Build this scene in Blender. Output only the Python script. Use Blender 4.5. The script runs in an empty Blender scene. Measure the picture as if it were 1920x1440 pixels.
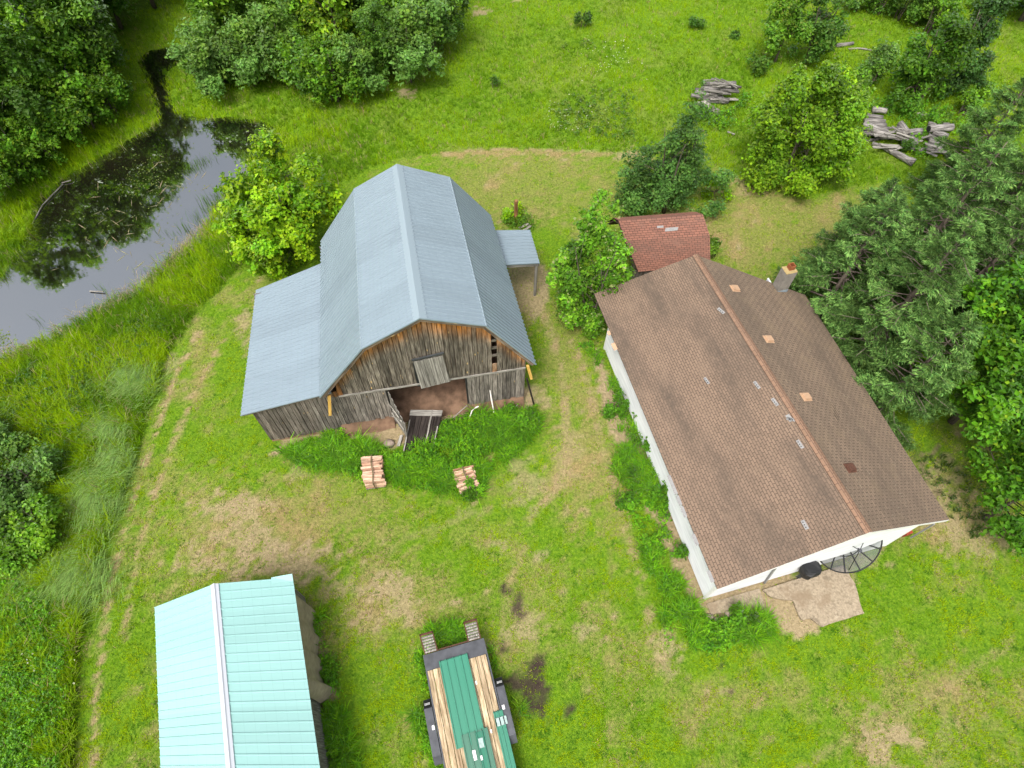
import bpy, math, random
import numpy as np
from mathutils import Matrix, Vector

rng = np.random.default_rng(7)
random.seed(7)
SC = bpy.context.scene
COL = SC.collection

# ------------------------------------------------------------------ camera
F = 1196.0                       # focal length in pixels of a 1920 wide frame
TH, RO, HC = math.radians(58.29), math.radians(0.91), 23.83
fw = np.array([0, math.cos(TH), -math.sin(TH)]); up = np.array([0, math.sin(TH), math.cos(TH)]); ri = np.array([1., 0, 0])
R2 = math.cos(RO) * ri + math.sin(RO) * up
U2 = -math.sin(RO) * ri + math.cos(RO) * up
CP = np.array([0, 0, HC])
cam = bpy.data.cameras.new("camera"); camo = bpy.data.objects.new("camera", cam); COL.objects.link(camo)
cam.sensor_fit = 'HORIZONTAL'; cam.sensor_width = 36; cam.lens = 36 * F / 1920
cam.clip_start = 0.5; cam.clip_end = 3000
M = Matrix(((R2[0], U2[0], -fw[0], 0), (R2[1], U2[1], -fw[1], 0), (R2[2], U2[2], -fw[2], HC), (0, 0, 0, 1)))
camo.matrix_world = M
SC.camera = camo

# ------------------------------------------------------------------ world, sun, exposure
SUN_EL, SUN_AZ = math.radians(61), math.radians(204)      # azimuth clockwise from +Y: light from behind left of the camera
W = bpy.data.worlds.new("World"); SC.world = W; W.use_nodes = True
nt = W.node_tree; bg = nt.nodes["Background"]
sky = nt.nodes.new("ShaderNodeTexSky"); sky.sky_type = 'NISHITA'; sky.sun_disc = False
sky.sun_elevation = SUN_EL; sky.sun_rotation = SUN_AZ; sky.dust_density = 10.0; sky.air_density = 1.6; sky.ozone_density = 1.0
hs = nt.nodes.new("ShaderNodeHueSaturation"); hs.inputs['Saturation'].default_value = 0.45
nt.links.new(sky.outputs[0], hs.inputs['Color']); nt.links.new(hs.outputs[0], bg.inputs['Color'])
bg.inputs['Strength'].default_value = 0.15
sl = bpy.data.lights.new("sun", 'SUN'); sl.energy = 1.2; sl.angle = math.radians(15); sl.color = (1, .975, .93)
so = bpy.data.objects.new("sun", sl); COL.objects.link(so)
sd = Vector((math.sin(SUN_AZ) * math.cos(SUN_EL), math.cos(SUN_AZ) * math.cos(SUN_EL), math.sin(SUN_EL)))
so.rotation_euler = sd.to_track_quat('Z', 'Y').to_euler(); so.location = (0, 0, 60)
SC.view_settings.view_transform = 'Standard'; SC.view_settings.look = 'None'
SC.view_settings.exposure = 0.56; SC.view_settings.gamma = 1.0
cy = SC.cycles
cy.use_denoising = True; cy.max_bounces = 6; cy.diffuse_bounces = 3; cy.glossy_bounces = 3
cy.transmission_bounces = 4; cy.transparent_max_bounces = 6; cy.caustics_reflective = False; cy.caustics_refractive = False

# ------------------------------------------------------------------ projection helpers
def proj(P):
    P = np.atleast_2d(np.asarray(P, float)) - CP
    d = P @ fw; d = np.where(d < .3, .3, d)
    return np.stack([960 + F * (P @ R2) / d, 720 - F * (P @ U2) / d], 1)
def ray(px, py):
    px = np.asarray(px, float); py = np.asarray(py, float)
    return fw + ((px - 960) / F)[..., None] * R2 + ((720 - py) / F)[..., None] * U2
def at(px, py, z=0.0):
    d = ray(px, py); t = (np.asarray(z) - HC) / d[..., 2]
    return CP + d * np.asarray(t)[..., None]
def on_plane(px, py, p0, n):
    d = ray(px, py); t = ((np.asarray(p0) - CP) @ n) / (d @ n)
    return CP + d * t

# ------------------------------------------------------------------ noise on arrays
class VN:
    def __init__(s, seed): s.g = np.random.default_rng(seed).random((256, 256))
    def __call__(s, x, y):
        xi = np.floor(x).astype(int); yi = np.floor(y).astype(int); fx = x - xi; fy = y - yi
        fx = fx * fx * (3 - 2 * fx); fy = fy * fy * (3 - 2 * fy); g = s.g
        a = g[xi & 255, yi & 255]; b = g[(xi + 1) & 255, yi & 255]; c = g[xi & 255, (yi + 1) & 255]; d = g[(xi + 1) & 255, (yi + 1) & 255]
        return (a * (1 - fx) + b * fx) * (1 - fy) + (c * (1 - fx) + d * fx) * fy
    def fbm(s, x, y, o=4):
        r = 0; a = .5; t = 0
        for i in range(o):
            r = r + a * s(x * 2 ** i + 17.3 * i, y * 2 ** i + 9.1 * i); t += a; a *= .55
        return r / t
V1, V2, V3, V4 = VN(1), VN(2), VN(3), VN(4)
def sst(a, b, x):
    t = np.clip((x - a) / (b - a), 0, 1); return t * t * (3 - 2 * t)
def inpoly(P, poly):
    x, y = P[:, 0], P[:, 1]; r = np.zeros(len(x), bool); n = len(poly)
    for i in range(n):
        x1, y1 = poly[i]; x2, y2 = poly[(i + 1) % n]
        if y1 == y2: continue
        c = ((y1 > y) != (y2 > y)) & (x < (x2 - x1) * (y - y1) / (y2 - y1) + x1); r ^= c
    return r
def polydist(P, poly):
    d = np.full(len(P), 1e9); n = len(poly)
    for i in range(n):
        a = np.array(poly[i], float); b = np.array(poly[(i + 1) % n], float); ab = b - a
        t = np.clip(((P - a) @ ab) / (ab @ ab + 1e-9), 0, 1)
        d = np.minimum(d, np.hypot(*(P - (a + t[:, None] * ab)).T))
    return d
def sdist(P, poly):                     # positive inside
    d = polydist(P, poly); return np.where(inpoly(P, poly), d, -d)

# ------------------------------------------------------------------ the lie of the land
ZW = -0.35
POND_PX = [(-260, 640), (-120, 560), (0, 522), (25, 490), (52, 430), (65, 385), (118, 335), (190, 292), (262, 250), (293, 232), (296, 208), (284, 172), (272, 142), (258, 118),
           (275, 96), (330, 84), (362, 92), (334, 120), (308, 136), (316, 165), (320, 198), (345, 217), (372, 222), (425, 220), (495, 228), (512, 240), (505, 285), (462, 335), (425, 385),
           (400, 425), (372, 458), (330, 488), (280, 535), (230, 566), (170, 598), (120, 628), (60, 658), (0, 682), (-120, 730), (-260, 790)]
POND = [tuple(p[:2]) for p in at(np.array([p[0] for p in POND_PX]), np.array([p[1] for p in POND_PX]), ZW)]
def hgt(x, y):
    P = np.stack([np.ravel(x), np.ravel(y)], 1).astype(float)
    wob = .25 * (V3.fbm(P[:, 0] * .9, P[:, 1] * .9) - .5)
    d = np.full(len(P), -1e3)
    near = (P[:, 0] > -60) & (P[:, 0] < 5) & (P[:, 1] > 3) & (P[:, 1] < 75)
    if near.any(): d[near] = sdist(P[near], POND)
    d = d + wob
    z = np.where(d > 0, ZW - .75 * sst(0, 1.6, d), ZW + (-ZW) * sst(0, 2.4, -d))
    z = z + .10 * (V1.fbm(P[:, 0] * .22, P[:, 1] * .22) - .5) * sst(1, 4, -d) * sst(17, 22, P[:, 1] + .0 * P[:, 0])
    return z.reshape(np.shape(x))
def atg(px, py):
    z = 0.0
    for i in range(4):
        p = at(px, py, z); z = hgt(p[..., 0], p[..., 1])
    p = np.array(p); p[..., 2] = z
    return p
def height_to(base, py):                # height of a vertical from base whose top shows at image row py
    lo, hi = 0.1, 20.
    for i in range(40):
        m = (lo + hi) / 2
        if proj(base + np.array([0, 0, m]))[0, 1] > py: lo = m
        else: hi = m
    return lo

# ------------------------------------------------------------------ mesh building
class MB:
    def __init__(s): s.v = []; s.f = []; s.c = []; s.u = []; s.mi = []
    def add(s, pts, faces, col=(1, 1, 1), uvs=None, mi=0):
        o = len(s.v); s.v += [tuple(map(float, p)) for p in pts]; s.c += [tuple(col)] * len(pts)
        s.u += [tuple(q) for q in uvs] if uvs is not None else [(0, 0)] * len(pts)
        for f in faces: s.f.append([o + i for i in f]); s.mi.append(mi)
        return s
    def quad(s, a, b, c, d, col=(1, 1, 1), uvs=None, mi=0): return s.add([a, b, c, d], [(0, 1, 2, 3)], col, uvs, mi)
    def hexa(s, p, col=(1, 1, 1), uvs=None, mi=0):      # p[0:4] bottom loop, p[4:8] top loop
        return s.add(p, [(3, 2, 1, 0), (4, 5, 6, 7), (0, 1, 5, 4), (1, 2, 6, 5), (2, 3, 7, 6), (3, 0, 4, 7)], col, uvs, mi)
    def obox(s, o, ax, ay, az, col=(1, 1, 1), ro=None, mi=0):   # uv: across = ax, along = ay, metres
        o, ax, ay, az = (np.asarray(q, float) for q in (o, ax, ay, az))
        if np.dot(np.cross(ax, ay), az) < 0: o = o + ax; ax = -ax
        r = (random.random() * 9, random.random() * 9) if ro is None else ro
        la, lb = np.linalg.norm(ax), np.linalg.norm(ay)
        uv = [(r[0], r[1]), (r[0] + la, r[1]), (r[0] + la, r[1] + lb), (r[0], r[1] + lb)]
        return s.hexa([o, o + ax, o + ax + ay, o + ay, o + az, o + ax + az, o + ax + ay + az, o + ay + az], col, uv + [(a + .02, b) for a, b in uv], mi)
    def tube(s, pts, rad, n=8, col=(1, 1, 1), cap=True, mi=0):
        pts = [np.asarray(p, float) for p in pts]; rad = [rad] * len(pts) if np.isscalar(rad) else rad
        P = []; U = []; L = 0
        for i, p in enumerate(pts):
            t = pts[min(i + 1, len(pts) - 1)] - pts[max(i - 1, 0)]; t = t / (np.linalg.norm(t) + 1e-9)
            if i: L += np.linalg.norm(p - pts[i - 1])
            a = np.cross(t, [0.31, .11, .94] if abs(t[2]) < .9 else [1, 0, 0]); a /= np.linalg.norm(a); b = np.cross(t, a)
            for k in range(n):
                w = 2 * math.pi * k / n; P.append(p + rad[i] * (math.cos(w) * a + math.sin(w) * b)); U.append((rad[i] * 2 * math.pi * abs(k - n / 2) / n, L))
        Fc = [(i * n + k, i * n + (k + 1) % n, (i + 1) * n + (k + 1) % n, (i + 1) * n + k) for i in range(len(pts) - 1) for k in range(n)]
        if cap: Fc += [tuple(range(n))[::-1], tuple(range((len(pts) - 1) * n, len(pts) * n))]
        return s.add(P, Fc, col, U, mi)
    def build(s, name, mats, parent=None, smooth=False):
        me = bpy.data.meshes.new(name); me.from_pydata(s.v, [], s.f)
        finish(me, np.array(s.c, float), np.array(s.u, float))
        for m in (mats if isinstance(mats, (list, tuple)) else [mats]): me.materials.append(m)
        if len(me.materials) > 1: me.polygons.foreach_set('material_index', s.mi)
        if smooth: me.polygons.foreach_set('use_smooth', [True] * len(me.polygons))
        return link(name, me, parent)
def finish(me, c, u=None):
    a = me.color_attributes.new('Col', 'FLOAT_COLOR', 'POINT')
    a.data.foreach_set('color', np.concatenate([c, np.ones((len(c), 1))], 1).ravel().astype('f4'))
    if u is not None:
        l = me.uv_layers.new(name='UVMap'); idx = np.empty(len(me.loops), 'i4'); me.loops.foreach_get('vertex_index', idx)
        l.data.foreach_set('uv', u[idx].ravel().astype('f4'))
    me.update()
def link(name, me, parent=None):
    o = bpy.data.objects.new(name, me); COL.objects.link(o)
    if parent is not None:
        o.parent = parent; o.matrix_parent_inverse = parent.matrix_basis.inverted()
    return o
def npmesh(name, v, f, c):
    me = bpy.data.meshes.new(name); n = f.shape[1]
    me.vertices.add(len(v)); me.vertices.foreach_set('co', v.ravel().astype('f4'))
    me.loops.add(f.size); me.loops.foreach_set('vertex_index', f.ravel().astype('i4'))
    me.polygons.add(len(f)); me.polygons.foreach_set('loop_start', np.arange(0, f.size, n, dtype='i4')); me.polygons.foreach_set('loop_total', np.full(len(f), n, 'i4'))
    me.update(calc_edges=True); finish(me, c)
    return me
def tag(o, label, cat, group=None, kind=None):
    o['label'] = label; o['category'] = cat
    if group: o['group'] = group
    if kind: o['kind'] = kind
    return o
def thing(name, loc, label, cat, group=None):
    o = bpy.data.objects.new(name, None); COL.objects.link(o); o.location = [float(q) for q in loc]; o.empty_display_size = .2
    return tag(o, label, cat, group)

# ------------------------------------------------------------------ materials
class G:
    def __init__(s, name):
        s.m = bpy.data.materials.new(name); s.m.use_nodes = True; s.t = s.m.node_tree; s.b = s.t.nodes['Principled BSDF']; s.out = s.t.nodes['Material Output']
    def n(s, typ, **k):
        nd = s.t.nodes.new('ShaderNode' + typ)
        for a, b in k.items():
            if a.startswith('i_'):
                key = a[2:].replace('_', ' ')
                sock = nd.inputs[int(key)] if key.isdigit() else nd.inputs[key]
                if isinstance(b, bpy.types.NodeSocket): s.t.links.new(b, sock)
                else: sock.default_value = b
            else: setattr(nd, a, b)
        return nd
    def l(s, a, b): s.t.links.new(a, b)
    def noise(s, vec, scale, det=4, rough=.55): return s.n('TexNoise', i_Vector=vec, i_Scale=scale, i_Detail=det, i_Roughness=rough).outputs['Fac']
    def map(s, vec, sc, loc=(0, 0, 0), rot=(0, 0, 0)): return s.n('Mapping', i_Vector=vec, i_Scale=sc, i_Location=loc, i_Rotation=rot).outputs[0]
    def ramp(s, fac, stops):
        r = s.n('ValToRGB', i_Fac=fac); e = r.color_ramp.elements
        while len(e) < len(stops): e.new(.5)
        for i, (p, c) in enumerate(stops): e[i].position = p; e[i].color = (*c, 1) if len(c) == 3 else c
        return r.outputs[0]
    def mix(s, fac, a, b, bt='MIX'):
        r = s.n('Mix', data_type='RGBA', blend_type=bt)
        for sock, v in ((r.inputs[0], fac), (r.inputs[6], a), (r.inputs[7], b)):
            if isinstance(v, bpy.types.NodeSocket): s.l(v, sock)
            else: sock.default_value = v if np.isscalar(v) else (*v, 1)
        return r.outputs[2]
    def math(s, op, a, b=0.):
        r = s.n('Math', operation=op)
        for sock, v in ((r.inputs[0], a), (r.inputs[1], b)):
            if isinstance(v, bpy.types.NodeSocket): s.l(v, sock)
            else: sock.default_value = v
        return r.outputs[0]
    def rng(s, v, a, b, c=0., d=1.): return s.n('MapRange', i_Value=v, i_1=a, i_2=b, i_3=c, i_4=d).outputs[0]
    def col(s): return s.n('Attribute', attribute_name='Col').outputs['Color']
    def sep(s, c):
        r = s.n('SeparateColor', i_Color=c); return r.outputs
    def uv(s): return s.n('UVMap').outputs[0]
    def obj(s): return s.n('TexCoord').outputs['Object']
    def pos(s): return s.n('NewGeometry').outputs['Position']
    def bump(s, h, st=.3, dist=.02): s.l(s.n('Bump', i_Height=h, i_Strength=st, i_Distance=dist).outputs[0], s.b.inputs['Normal'])
    def done(s, color=None, rough=.8, metal=0., spec=.3):
        if color is not None:
            if isinstance(color, bpy.types.NodeSocket): s.l(color, s.b.inputs['Base Color'])
            else: s.b.inputs['Base Color'].default_value = (*color, 1)
        if isinstance(rough, bpy.types.NodeSocket): s.l(rough, s.b.inputs['Roughness'])
        else: s.b.inputs['Roughness'].default_value = rough
        s.b.inputs['Metallic'].default_value = metal; s.b.inputs['Specular IOR Level'].default_value = spec
        return s.m

def mat_leaf(name, trans=.42, gloss=.25):
    g = G(name); c = g.col(); t = g.t
    d = g.n('BsdfDiffuse', i_Color=c); tr = g.n('BsdfTranslucent', i_Color=g.mix(.38, c, (.29, .50, .006)))
    m1 = g.n('MixShader', i_Fac=trans); g.l(d.outputs[0], m1.inputs[1]); g.l(tr.outputs[0], m1.inputs[2])
    gl = g.n('BsdfGlossy', i_Roughness=.42, i_Color=(1, 1, 1, 1)); fr = g.n('Fresnel', i_IOR=1.35)
    m2 = g.n('MixShader', i_Fac=g.math('MULTIPLY', fr.outputs[0], gloss)); g.l(m1.outputs[0], m2.inputs[1]); g.l(gl.outputs[0], m2.inputs[2])
    g.l(m2.outputs[0], g.out.inputs[0]); return g.m
LEAF = mat_leaf('leaf', .46, .14); NEEDLE = mat_leaf('needle', .2, .05); GRASS = mat_leaf('grass_blade', .45, .05)

def mat_ground():
    g = G('ground'); p = g.pos(); S = g.sep(g.col())          # r soil, g dry straw, b dark earth and painted tree shade
    n1 = g.noise(p, 1.1, 6); n2 = g.noise(p, 9, 6, .65); n3 = g.noise(p, 45, 3, .7)
    grs = g.ramp(n2, [(.3, (.055, .13, .010)), (.5, (.105, .20, .010)), (.72, (.18, .28, .018))])
    soil = g.ramp(n2, [(.3, (.13, .095, .055)), (.52, (.27, .205, .125)), (.72, (.40, .315, .205))])
    soil = g.mix(g.math('MULTIPLY', n3, .6), soil, (.40, .32, .20))
    dry = g.ramp(n2, [(.3, (.17, .135, .055)), (.7, (.33, .26, .115))])
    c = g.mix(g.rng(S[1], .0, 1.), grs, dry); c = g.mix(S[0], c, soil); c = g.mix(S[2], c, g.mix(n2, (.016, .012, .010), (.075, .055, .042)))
    g.bump(g.math('ADD', n2, g.math('MULTIPLY', n3, .6)), .6, .06)
    return g.done(c, .95, 0, .1)
def mat_water():
    g = G('water'); p = g.pos()
    g.bump(g.math('ADD', g.noise(g.map(p, (1.2, 2.2, 1)), 2.6, 3), g.math('MULTIPLY', g.noise(p, 14, 2), .15)), .035, .03)
    n = g.noise(p, .35, 4)
    c = g.ramp(n, [(.35, (.006, .007, .004)), (.65, (.016, .015, .008))])
    d = g.n('BsdfDiffuse', i_Color=c); gl = g.n('BsdfGlossy', i_Roughness=.03, i_Color=(.95, .97, 1, 1)); nb = next(x for x in g.t.nodes if x.type == 'BUMP')
    g.l(nb.outputs[0], gl.inputs['Normal']); mx = g.n('MixShader', i_Fac=.5); g.l(d.outputs[0], mx.inputs[1]); g.l(gl.outputs[0], mx.inputs[2]); g.l(mx.outputs[0], g.out.inputs[0])
    return g.m
def mat_wood(name, dark, light, orange=(.74, .27, .035), knots=.9, rough=.85, sx=26, stain=True):
    g = G(name); u = g.uv(); S = g.sep(g.col())                # r tone, g fresh-wood share, b darkness
    st = g.noise(g.map(u, (sx, 1.3, 1)), 1.0, 8, .62); st2 = g.noise(g.map(u, (sx * 3, 3, 1)), 1.0, 3, .6); big = g.noise(g.map(u, (2.2, .7, 1)), 1.0, 4)
    c = g.ramp(st, [(.28, tuple(q * .45 for q in dark)), (.45, dark), (.62, light), (.8, tuple(min(1, q * 1.35) for q in light))])
    c = g.mix(g.rng(st2, .45, .8, 0, .45), c, tuple(q * 1.25 for q in light))
    if stain: c = g.mix(g.rng(big, .5, .72, 0, .7), c, tuple(q * .55 for q in dark))
    og = g.ramp(st, [(.3, tuple(q * .3 for q in orange)), (.55, orange), (.8, tuple(min(1, q * 1.5) for q in orange))])
    c = g.mix(g.math('MULTIPLY', S[1], g.rng(big, .40, .70, 1., .3)), c, og)
    if knots:
        vo = g.n('TexVoronoi', i_Vector=g.map(u, (4.2, 1.6, 1)), i_Scale=1.0)
        k = g.math('MULTIPLY', g.rng(vo.outputs['Distance'], .07, .15, 1, 0), g.rng(vo.outputs['Color'], .25, .35, 0, knots))
        c = g.mix(k, c, (.55, .38, .17))
    c = g.mix(1.0, c, g.n('CombineColor', i_Red=S[0], i_Green=S[0], i_Blue=S[0]).outputs[0], 'MULTIPLY')
    g.bump(st, .35, .01)
    return g.done(c, rough, 0, .2)
def mat_shingle(name, c1, c2, slot, stain_c, stain, patch_c, speck=0.):
    g = G(name); u = g.uv()
    br = g.n('TexBrick', i_Vector=u, i_Color1=(*c1, 1), i_Color2=(*c2, 1), i_Mortar=(*slot, 1), i_Scale=1.0, i_Mortar_Size=.011, i_Mortar_Smooth=.2, i_Bias=-.1, i_Brick_Width=.235, i_Row_Height=.104)
    br.offset = .5
    n1 = g.noise(g.map(u, (.16, .62, 1)), 1.0, 5, .6); n2 = g.noise(u, 1.1, 5, .6); n3 = g.noise(u, 60, 2, .6); n4 = g.noise(g.map(u, (.5, 2.5, 1)), 1.3, 5)
    c = g.mix(g.math('MULTIPLY', g.rng(n1, .44, .62, 0, stain), g.rng(g.noise(u, 5, 4, .7), .3, .6, .35, 1.)), br.outputs[0], stain_c)
    c = g.mix(g.rng(n2, .52, .75, 0, .55), c, patch_c)
    c = g.mix(g.rng(n3, .3, .7, .0, .28), c, (.03, .025, .02))
    if speck: c = g.mix(g.math('MULTIPLY', g.rng(g.noise(u, 14, 3, .7), .58, .7), g.rng(n4, .45, .65, 0, speck)), c, (.30, .27, .20))
    g.bump(g.math('ADD', g.math('MULTIPLY', br.outputs['Fac'], -1.2), g.math('MULTIPLY', n3, .5)), .5, .012)
    return g.done(c, .95, 0, .15)
def mat_metal(name, c, rough=.42, metal=.15, var=.16, dirt=(.2, .2, .2), seams=1.):
    g = G(name); u = g.uv(); n1 = g.noise(g.map(u, (.9, .5, 1)), 1.0, 5); n2 = g.noise(g.map(u, (14, .5, 1)), 1.0, 3)
    k = g.mix(g.rng(n1, .35, .7, 0, var), c, tuple(q * .72 for q in c)); k = g.mix(g.rng(n2, .5, .8, 0, var), k, dirt)
    pn = g.n('TexWhiteNoise', noise_dimensions='1D'); g.l(g.math('FLOOR', g.math('DIVIDE', g.sep(g.n('CombineColor', i_Red=0).outputs[0])[0] if False else g.n('SeparateXYZ', i_Vector=u).outputs[0], .92)), pn.inputs['W'])
    k = g.mix(1.0, k, g.ramp(pn.outputs['Value'], [(0, (.95, .95, .95)), (1, (1.03, 1.03, 1.03))]), 'MULTIPLY')
    sw = g.n('TexWave', i_Vector=g.map(u, (0, 1, 0)), i_Scale=1.05, wave_type='BANDS', bands_direction='Y'); k = g.mix(g.rng(sw.outputs['Fac'], .985, 1., 0, .2 * seams), k, tuple(q * .6 for q in c))
    return g.done(k, g.rng(n1, .3, .7, rough - .08, rough + .1), metal, .4)
def mat_plain(name, c, rough=.7, metal=0., var=.2, scale=8., spec=.3):
    g = G(name); p = g.obj(); n1 = g.noise(p, scale, 5, .6); n2 = g.noise(p, scale * .25, 3)
    k = g.ramp(g.math('ADD', g.math('MULTIPLY', n1, .6), g.math('MULTIPLY', n2, .4)), [(.3, tuple(q * (1 - var) for q in c)), (.7, tuple(min(1, q * (1 + var)) for q in c))])
    g.bump(n1, .15, .01)
    return g.done(k, rough, metal, spec)
def mat_siding():
    g = G('white_siding'); u = g.uv()
    n = g.noise(g.map(u, (.8, 6, 1)), 1.0, 5, .6); n2 = g.noise(g.map(u, (30, 2, 1)), 1.0, 3)
    c = g.ramp(n, [(.3, (.62, .64, .69)), (.6, (.78, .80, .85))]); c = g.mix(g.rng(n2, .6, .8, 0, .3), c, (.6, .6, .6))
    return g.done(c, .6, 0, .3)
def mat_concrete():
    g = G('concrete'); p = g.obj(); n1 = g.noise(p, 1.3, 6, .6); n2 = g.noise(p, 12, 5, .7); n3 = g.noise(p, 3.5, 4)
    c = g.ramp(n2, [(.3, (.18, .145, .10)), (.7, (.38, .315, .23))]); c = g.mix(g.rng(n1, .5, .62, 0, .75), c, (.20, .15, .10)); c = g.mix(g.rng(n3, .6, .68, 0, .5), c, (.13, .105, .075))
    c = g.mix(g.rng(n1, .28, .36, .6, 0), c, (.52, .46, .36))
    g.bump(n2, .25, .01); return g.done(c, .9, 0, .2)
def mat_bark(name, a, b):
    g = G(name); p = g.pos(); n = g.noise(g.map(p, (14, 14, 3)), 1.0, 5, .65)
    g.bump(n, .5, .02); return g.done(g.ramp(n, [(.3, a), (.7, b)]), .9, 0, .15)

GROUND = mat_ground(); WATER = mat_water()
BARNWOOD = mat_wood('barn_boards', (.072, .062, .05), (.285, .255, .21))
BARNLOW = mat_wood('barn_boards_grey', (.10, .094, .084), (.29, .275, .248), knots=.5)
GREYWOOD = mat_wood('grey_wood', (.16, .15, .135), (.36, .345, .315), knots=0, stain=False)
DARKWOOD = mat_wood('dark_wet_boards', (.012, .009, .008), (.045, .036, .032), knots=0)
DECKWOOD = mat_wood('trailer_planks', (.30, .22, .13), (.60, .485, .325), (.17, .09, .045), knots=.0, sx=18)
SPLIT = mat_wood('split_wood', (.42, .26, .18), (.68, .49, .36), (.30, .13, .07), knots=0, sx=20, stain=False)
LOGBARK = mat_wood('weathered_log', (.10, .093, .088), (.29, .275, .262), knots=0, sx=14)
YELLOWWOOD = mat_wood('yellow_timber', (.50, .30, .07), (.72, .46, .13), knots=0, stain=False)
BARNMETAL = mat_metal('galvanised_roofing', (.225, .29, .34), .45, .1, .3, (.15, .19, .22))
CAPMETAL = mat_metal('galvanised_cap', (.26, .33, .38), .42, .1, .15, (.26, .3, .34))
TEAL = mat_metal('pale_turquoise_roofing', (.275, .49, .475), .42, .0, .22, (.22, .41, .395))
TEALCAP = mat_metal('white_cap', (.52, .55, .61), .4, 0, .1, (.6, .62, .68))
SH_L = mat_shingle('shingles_pink_brown', (.25, .178, .13), (.208, .15, .11), (.075, .058, .045), (.105, .083, .066), .95, (.235, .172, .125))
SH_R = mat_shingle('shingles_mossy_brown', (.215, .16, .116), (.172, .13, .096), (.055, .044, .035), (.10, .08, .063), .7, (.21, .16, .105), .85)
SH_CAP = mat_shingle('shingles_ridge', (.30, .185, .125), (.25, .158, .108), (.14, .09, .065), (.2, .135, .10), .5, (.30, .19, .13))
SH_RED = mat_shingle('shingles_brick_red', (.30, .14, .10), (.21, .105, .08), (.06, .036, .03), (.15, .10, .082), .75, (.27, .155, .12))
SIDING = mat_siding(); CONCRETE = mat_concrete()
STEEL = mat_plain('dark_steel', (.075, .08, .092), .5, .4, .35, 4)
BLACK = mat_plain('plain_black', (.018, .019, .021), .55, 0, .3, 6)
RUST = mat_plain('rusty_steel', (.105, .05, .034), .8, .2, .5, 20)
WHITE = mat_plain('white_paint', (.78, .78, .78), .5, 0, .08, 10)
GREYP = mat_plain('grey_patch', (.25, .25, .25), .85, 0, .25, 30)
TAN = mat_plain('tan_vent', (.44, .29, .185), .7, 0, .15, 12)
BLOCK = mat_plain('grey_blockwork', (.23, .215, .19), .9, 0, .3, 6)
ORANGE = mat_plain('orange_clay', (.27, .09, .035), .8, 0, .25, 20)
YCAP = mat_plain('yellow_mortar', (.34, .26, .12), .9, 0, .2, 20)
FLASH = mat_plain('blue_grey_flashing', (.27, .34, .40), .45, .3, .2, 5)
TARP = mat_plain('tan_tarpaulin', (.30, .255, .19), .7, 0, .3, 5)
STONE = mat_plain('field_stone', (.30, .24, .20), .9, 0, .3, 6)
DIRTF = mat_plain('barn_earth', (.155, .098, .066), .95, 0, .55, 3, .1)
GREENM = mat_metal('green_roof_sheets', (.035, .205, .135), .35, .0, .18, (.07, .25, .18), 0)
GREEND = mat_metal('dark_green_trim', (.015, .16, .10), .35, 0, .15, (.02, .2, .12), 0)
GREENG = mat_metal('grey_green_sheets', (.05, .16, .11), .4, 0, .15, (.14, .3, .23), 0)
STRAP = mat_plain('brown_strap', (.13, .10, .055), .8, 0, .2, 20)
TYRE = mat_plain('tyre_rubber', (.02, .02, .02), .85, 0, .3, 20)
REDP = mat_plain('red_paint', (.28, .05, .03), .6, 0, .2, 9)
BARK = mat_bark('bark', (.05, .04, .032), (.16, .135, .11)); BIRCH = mat_bark('pale_bark', (.22, .21, .19), (.55, .54, .50)); SPBARK = mat_bark('spruce_bark', (.10, .08, .065), (.24, .20, .165))
PVC = mat_plain('white_pvc', (.72, .68, .66), .5, 0, .1, 8)
MESHM = mat_plain('dish_mesh', (.16, .17, .175), .6, .3, .2, 20)

# ------------------------------------------------------------------ building frames
class Frame:
    def __init__(s, o, yaw):
        s.o = np.array(o, float); s.a = np.array([-math.sin(yaw), math.cos(yaw), 0]); s.b = np.array([math.cos(yaw), math.sin(yaw), 0]); s.k = np.array([0, 0, 1.])
    def p(s, u, v, h=0.): return s.o + s.a * u + s.b * v + s.k * h
    def loc(s, P): d = np.asarray(P) - s.o; return d @ s.a, d @ s.b, d[2]
def frame2(p, q):                       # origin p, b axis towards q
    return Frame((p[0], p[1], 0), math.atan2(q[1] - p[1], q[0] - p[0]))
# barn roof points (galvanised gambrel)
bRF, bRB = at(787, 598, 6.92), at(744, 309, 6.92)
bBRF, bBRB = at(912, 612, 5.95), at(843, 333, 5.95)
bERF, bERB = at(1005, 684, 3.31), at(920, 405, 3.31)
bBLF, bBLB = at(677, 656, 5.92), at(664, 355, 5.92)
bELF = at(600, 746, 3.31); bELB = bBLB + (bELF - bBLF) * .97; bELB[2] = 3.31
bLF, bLB = at(451, 780, 2.55), at(480, 545, 2.55)
BF = frame2(bELF, bERF); BF.o = np.array([bRF[0], bRF[1], 0]) + BF.a * .22
# house
hRF, hRB = at(1627, 993, 4.0), at(1305, 478, 4.0)
hLF, hLB = at(1344, 1103, 2.55), at(1114, 551, 2.55)
hEF, hEB = at(1777, 970, 2.2), at(1509, 553, 2.2)
hC0, hC1, hC2 = at(1323, 1132, 0), at(1663, 1031, 0), at(1132, 654, 0)
HF = frame2(hC0, hC1)
hC0, hC1 = hC0 + HF.a * .16, hC1 + HF.a * .16; HF.o = np.array(hC0); hRF, hEF, hLF = hRF - HF.a * .10, hEF - HF.a * .09, hLF - HF.a * .04
hw_len = HF.loc(hC2)[0]; hw_wid = np.linalg.norm((hC1 - hC0)[:2])
hC3 = HF.p(hw_len, hw_wid)
HF_LEN = hw_len
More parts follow.
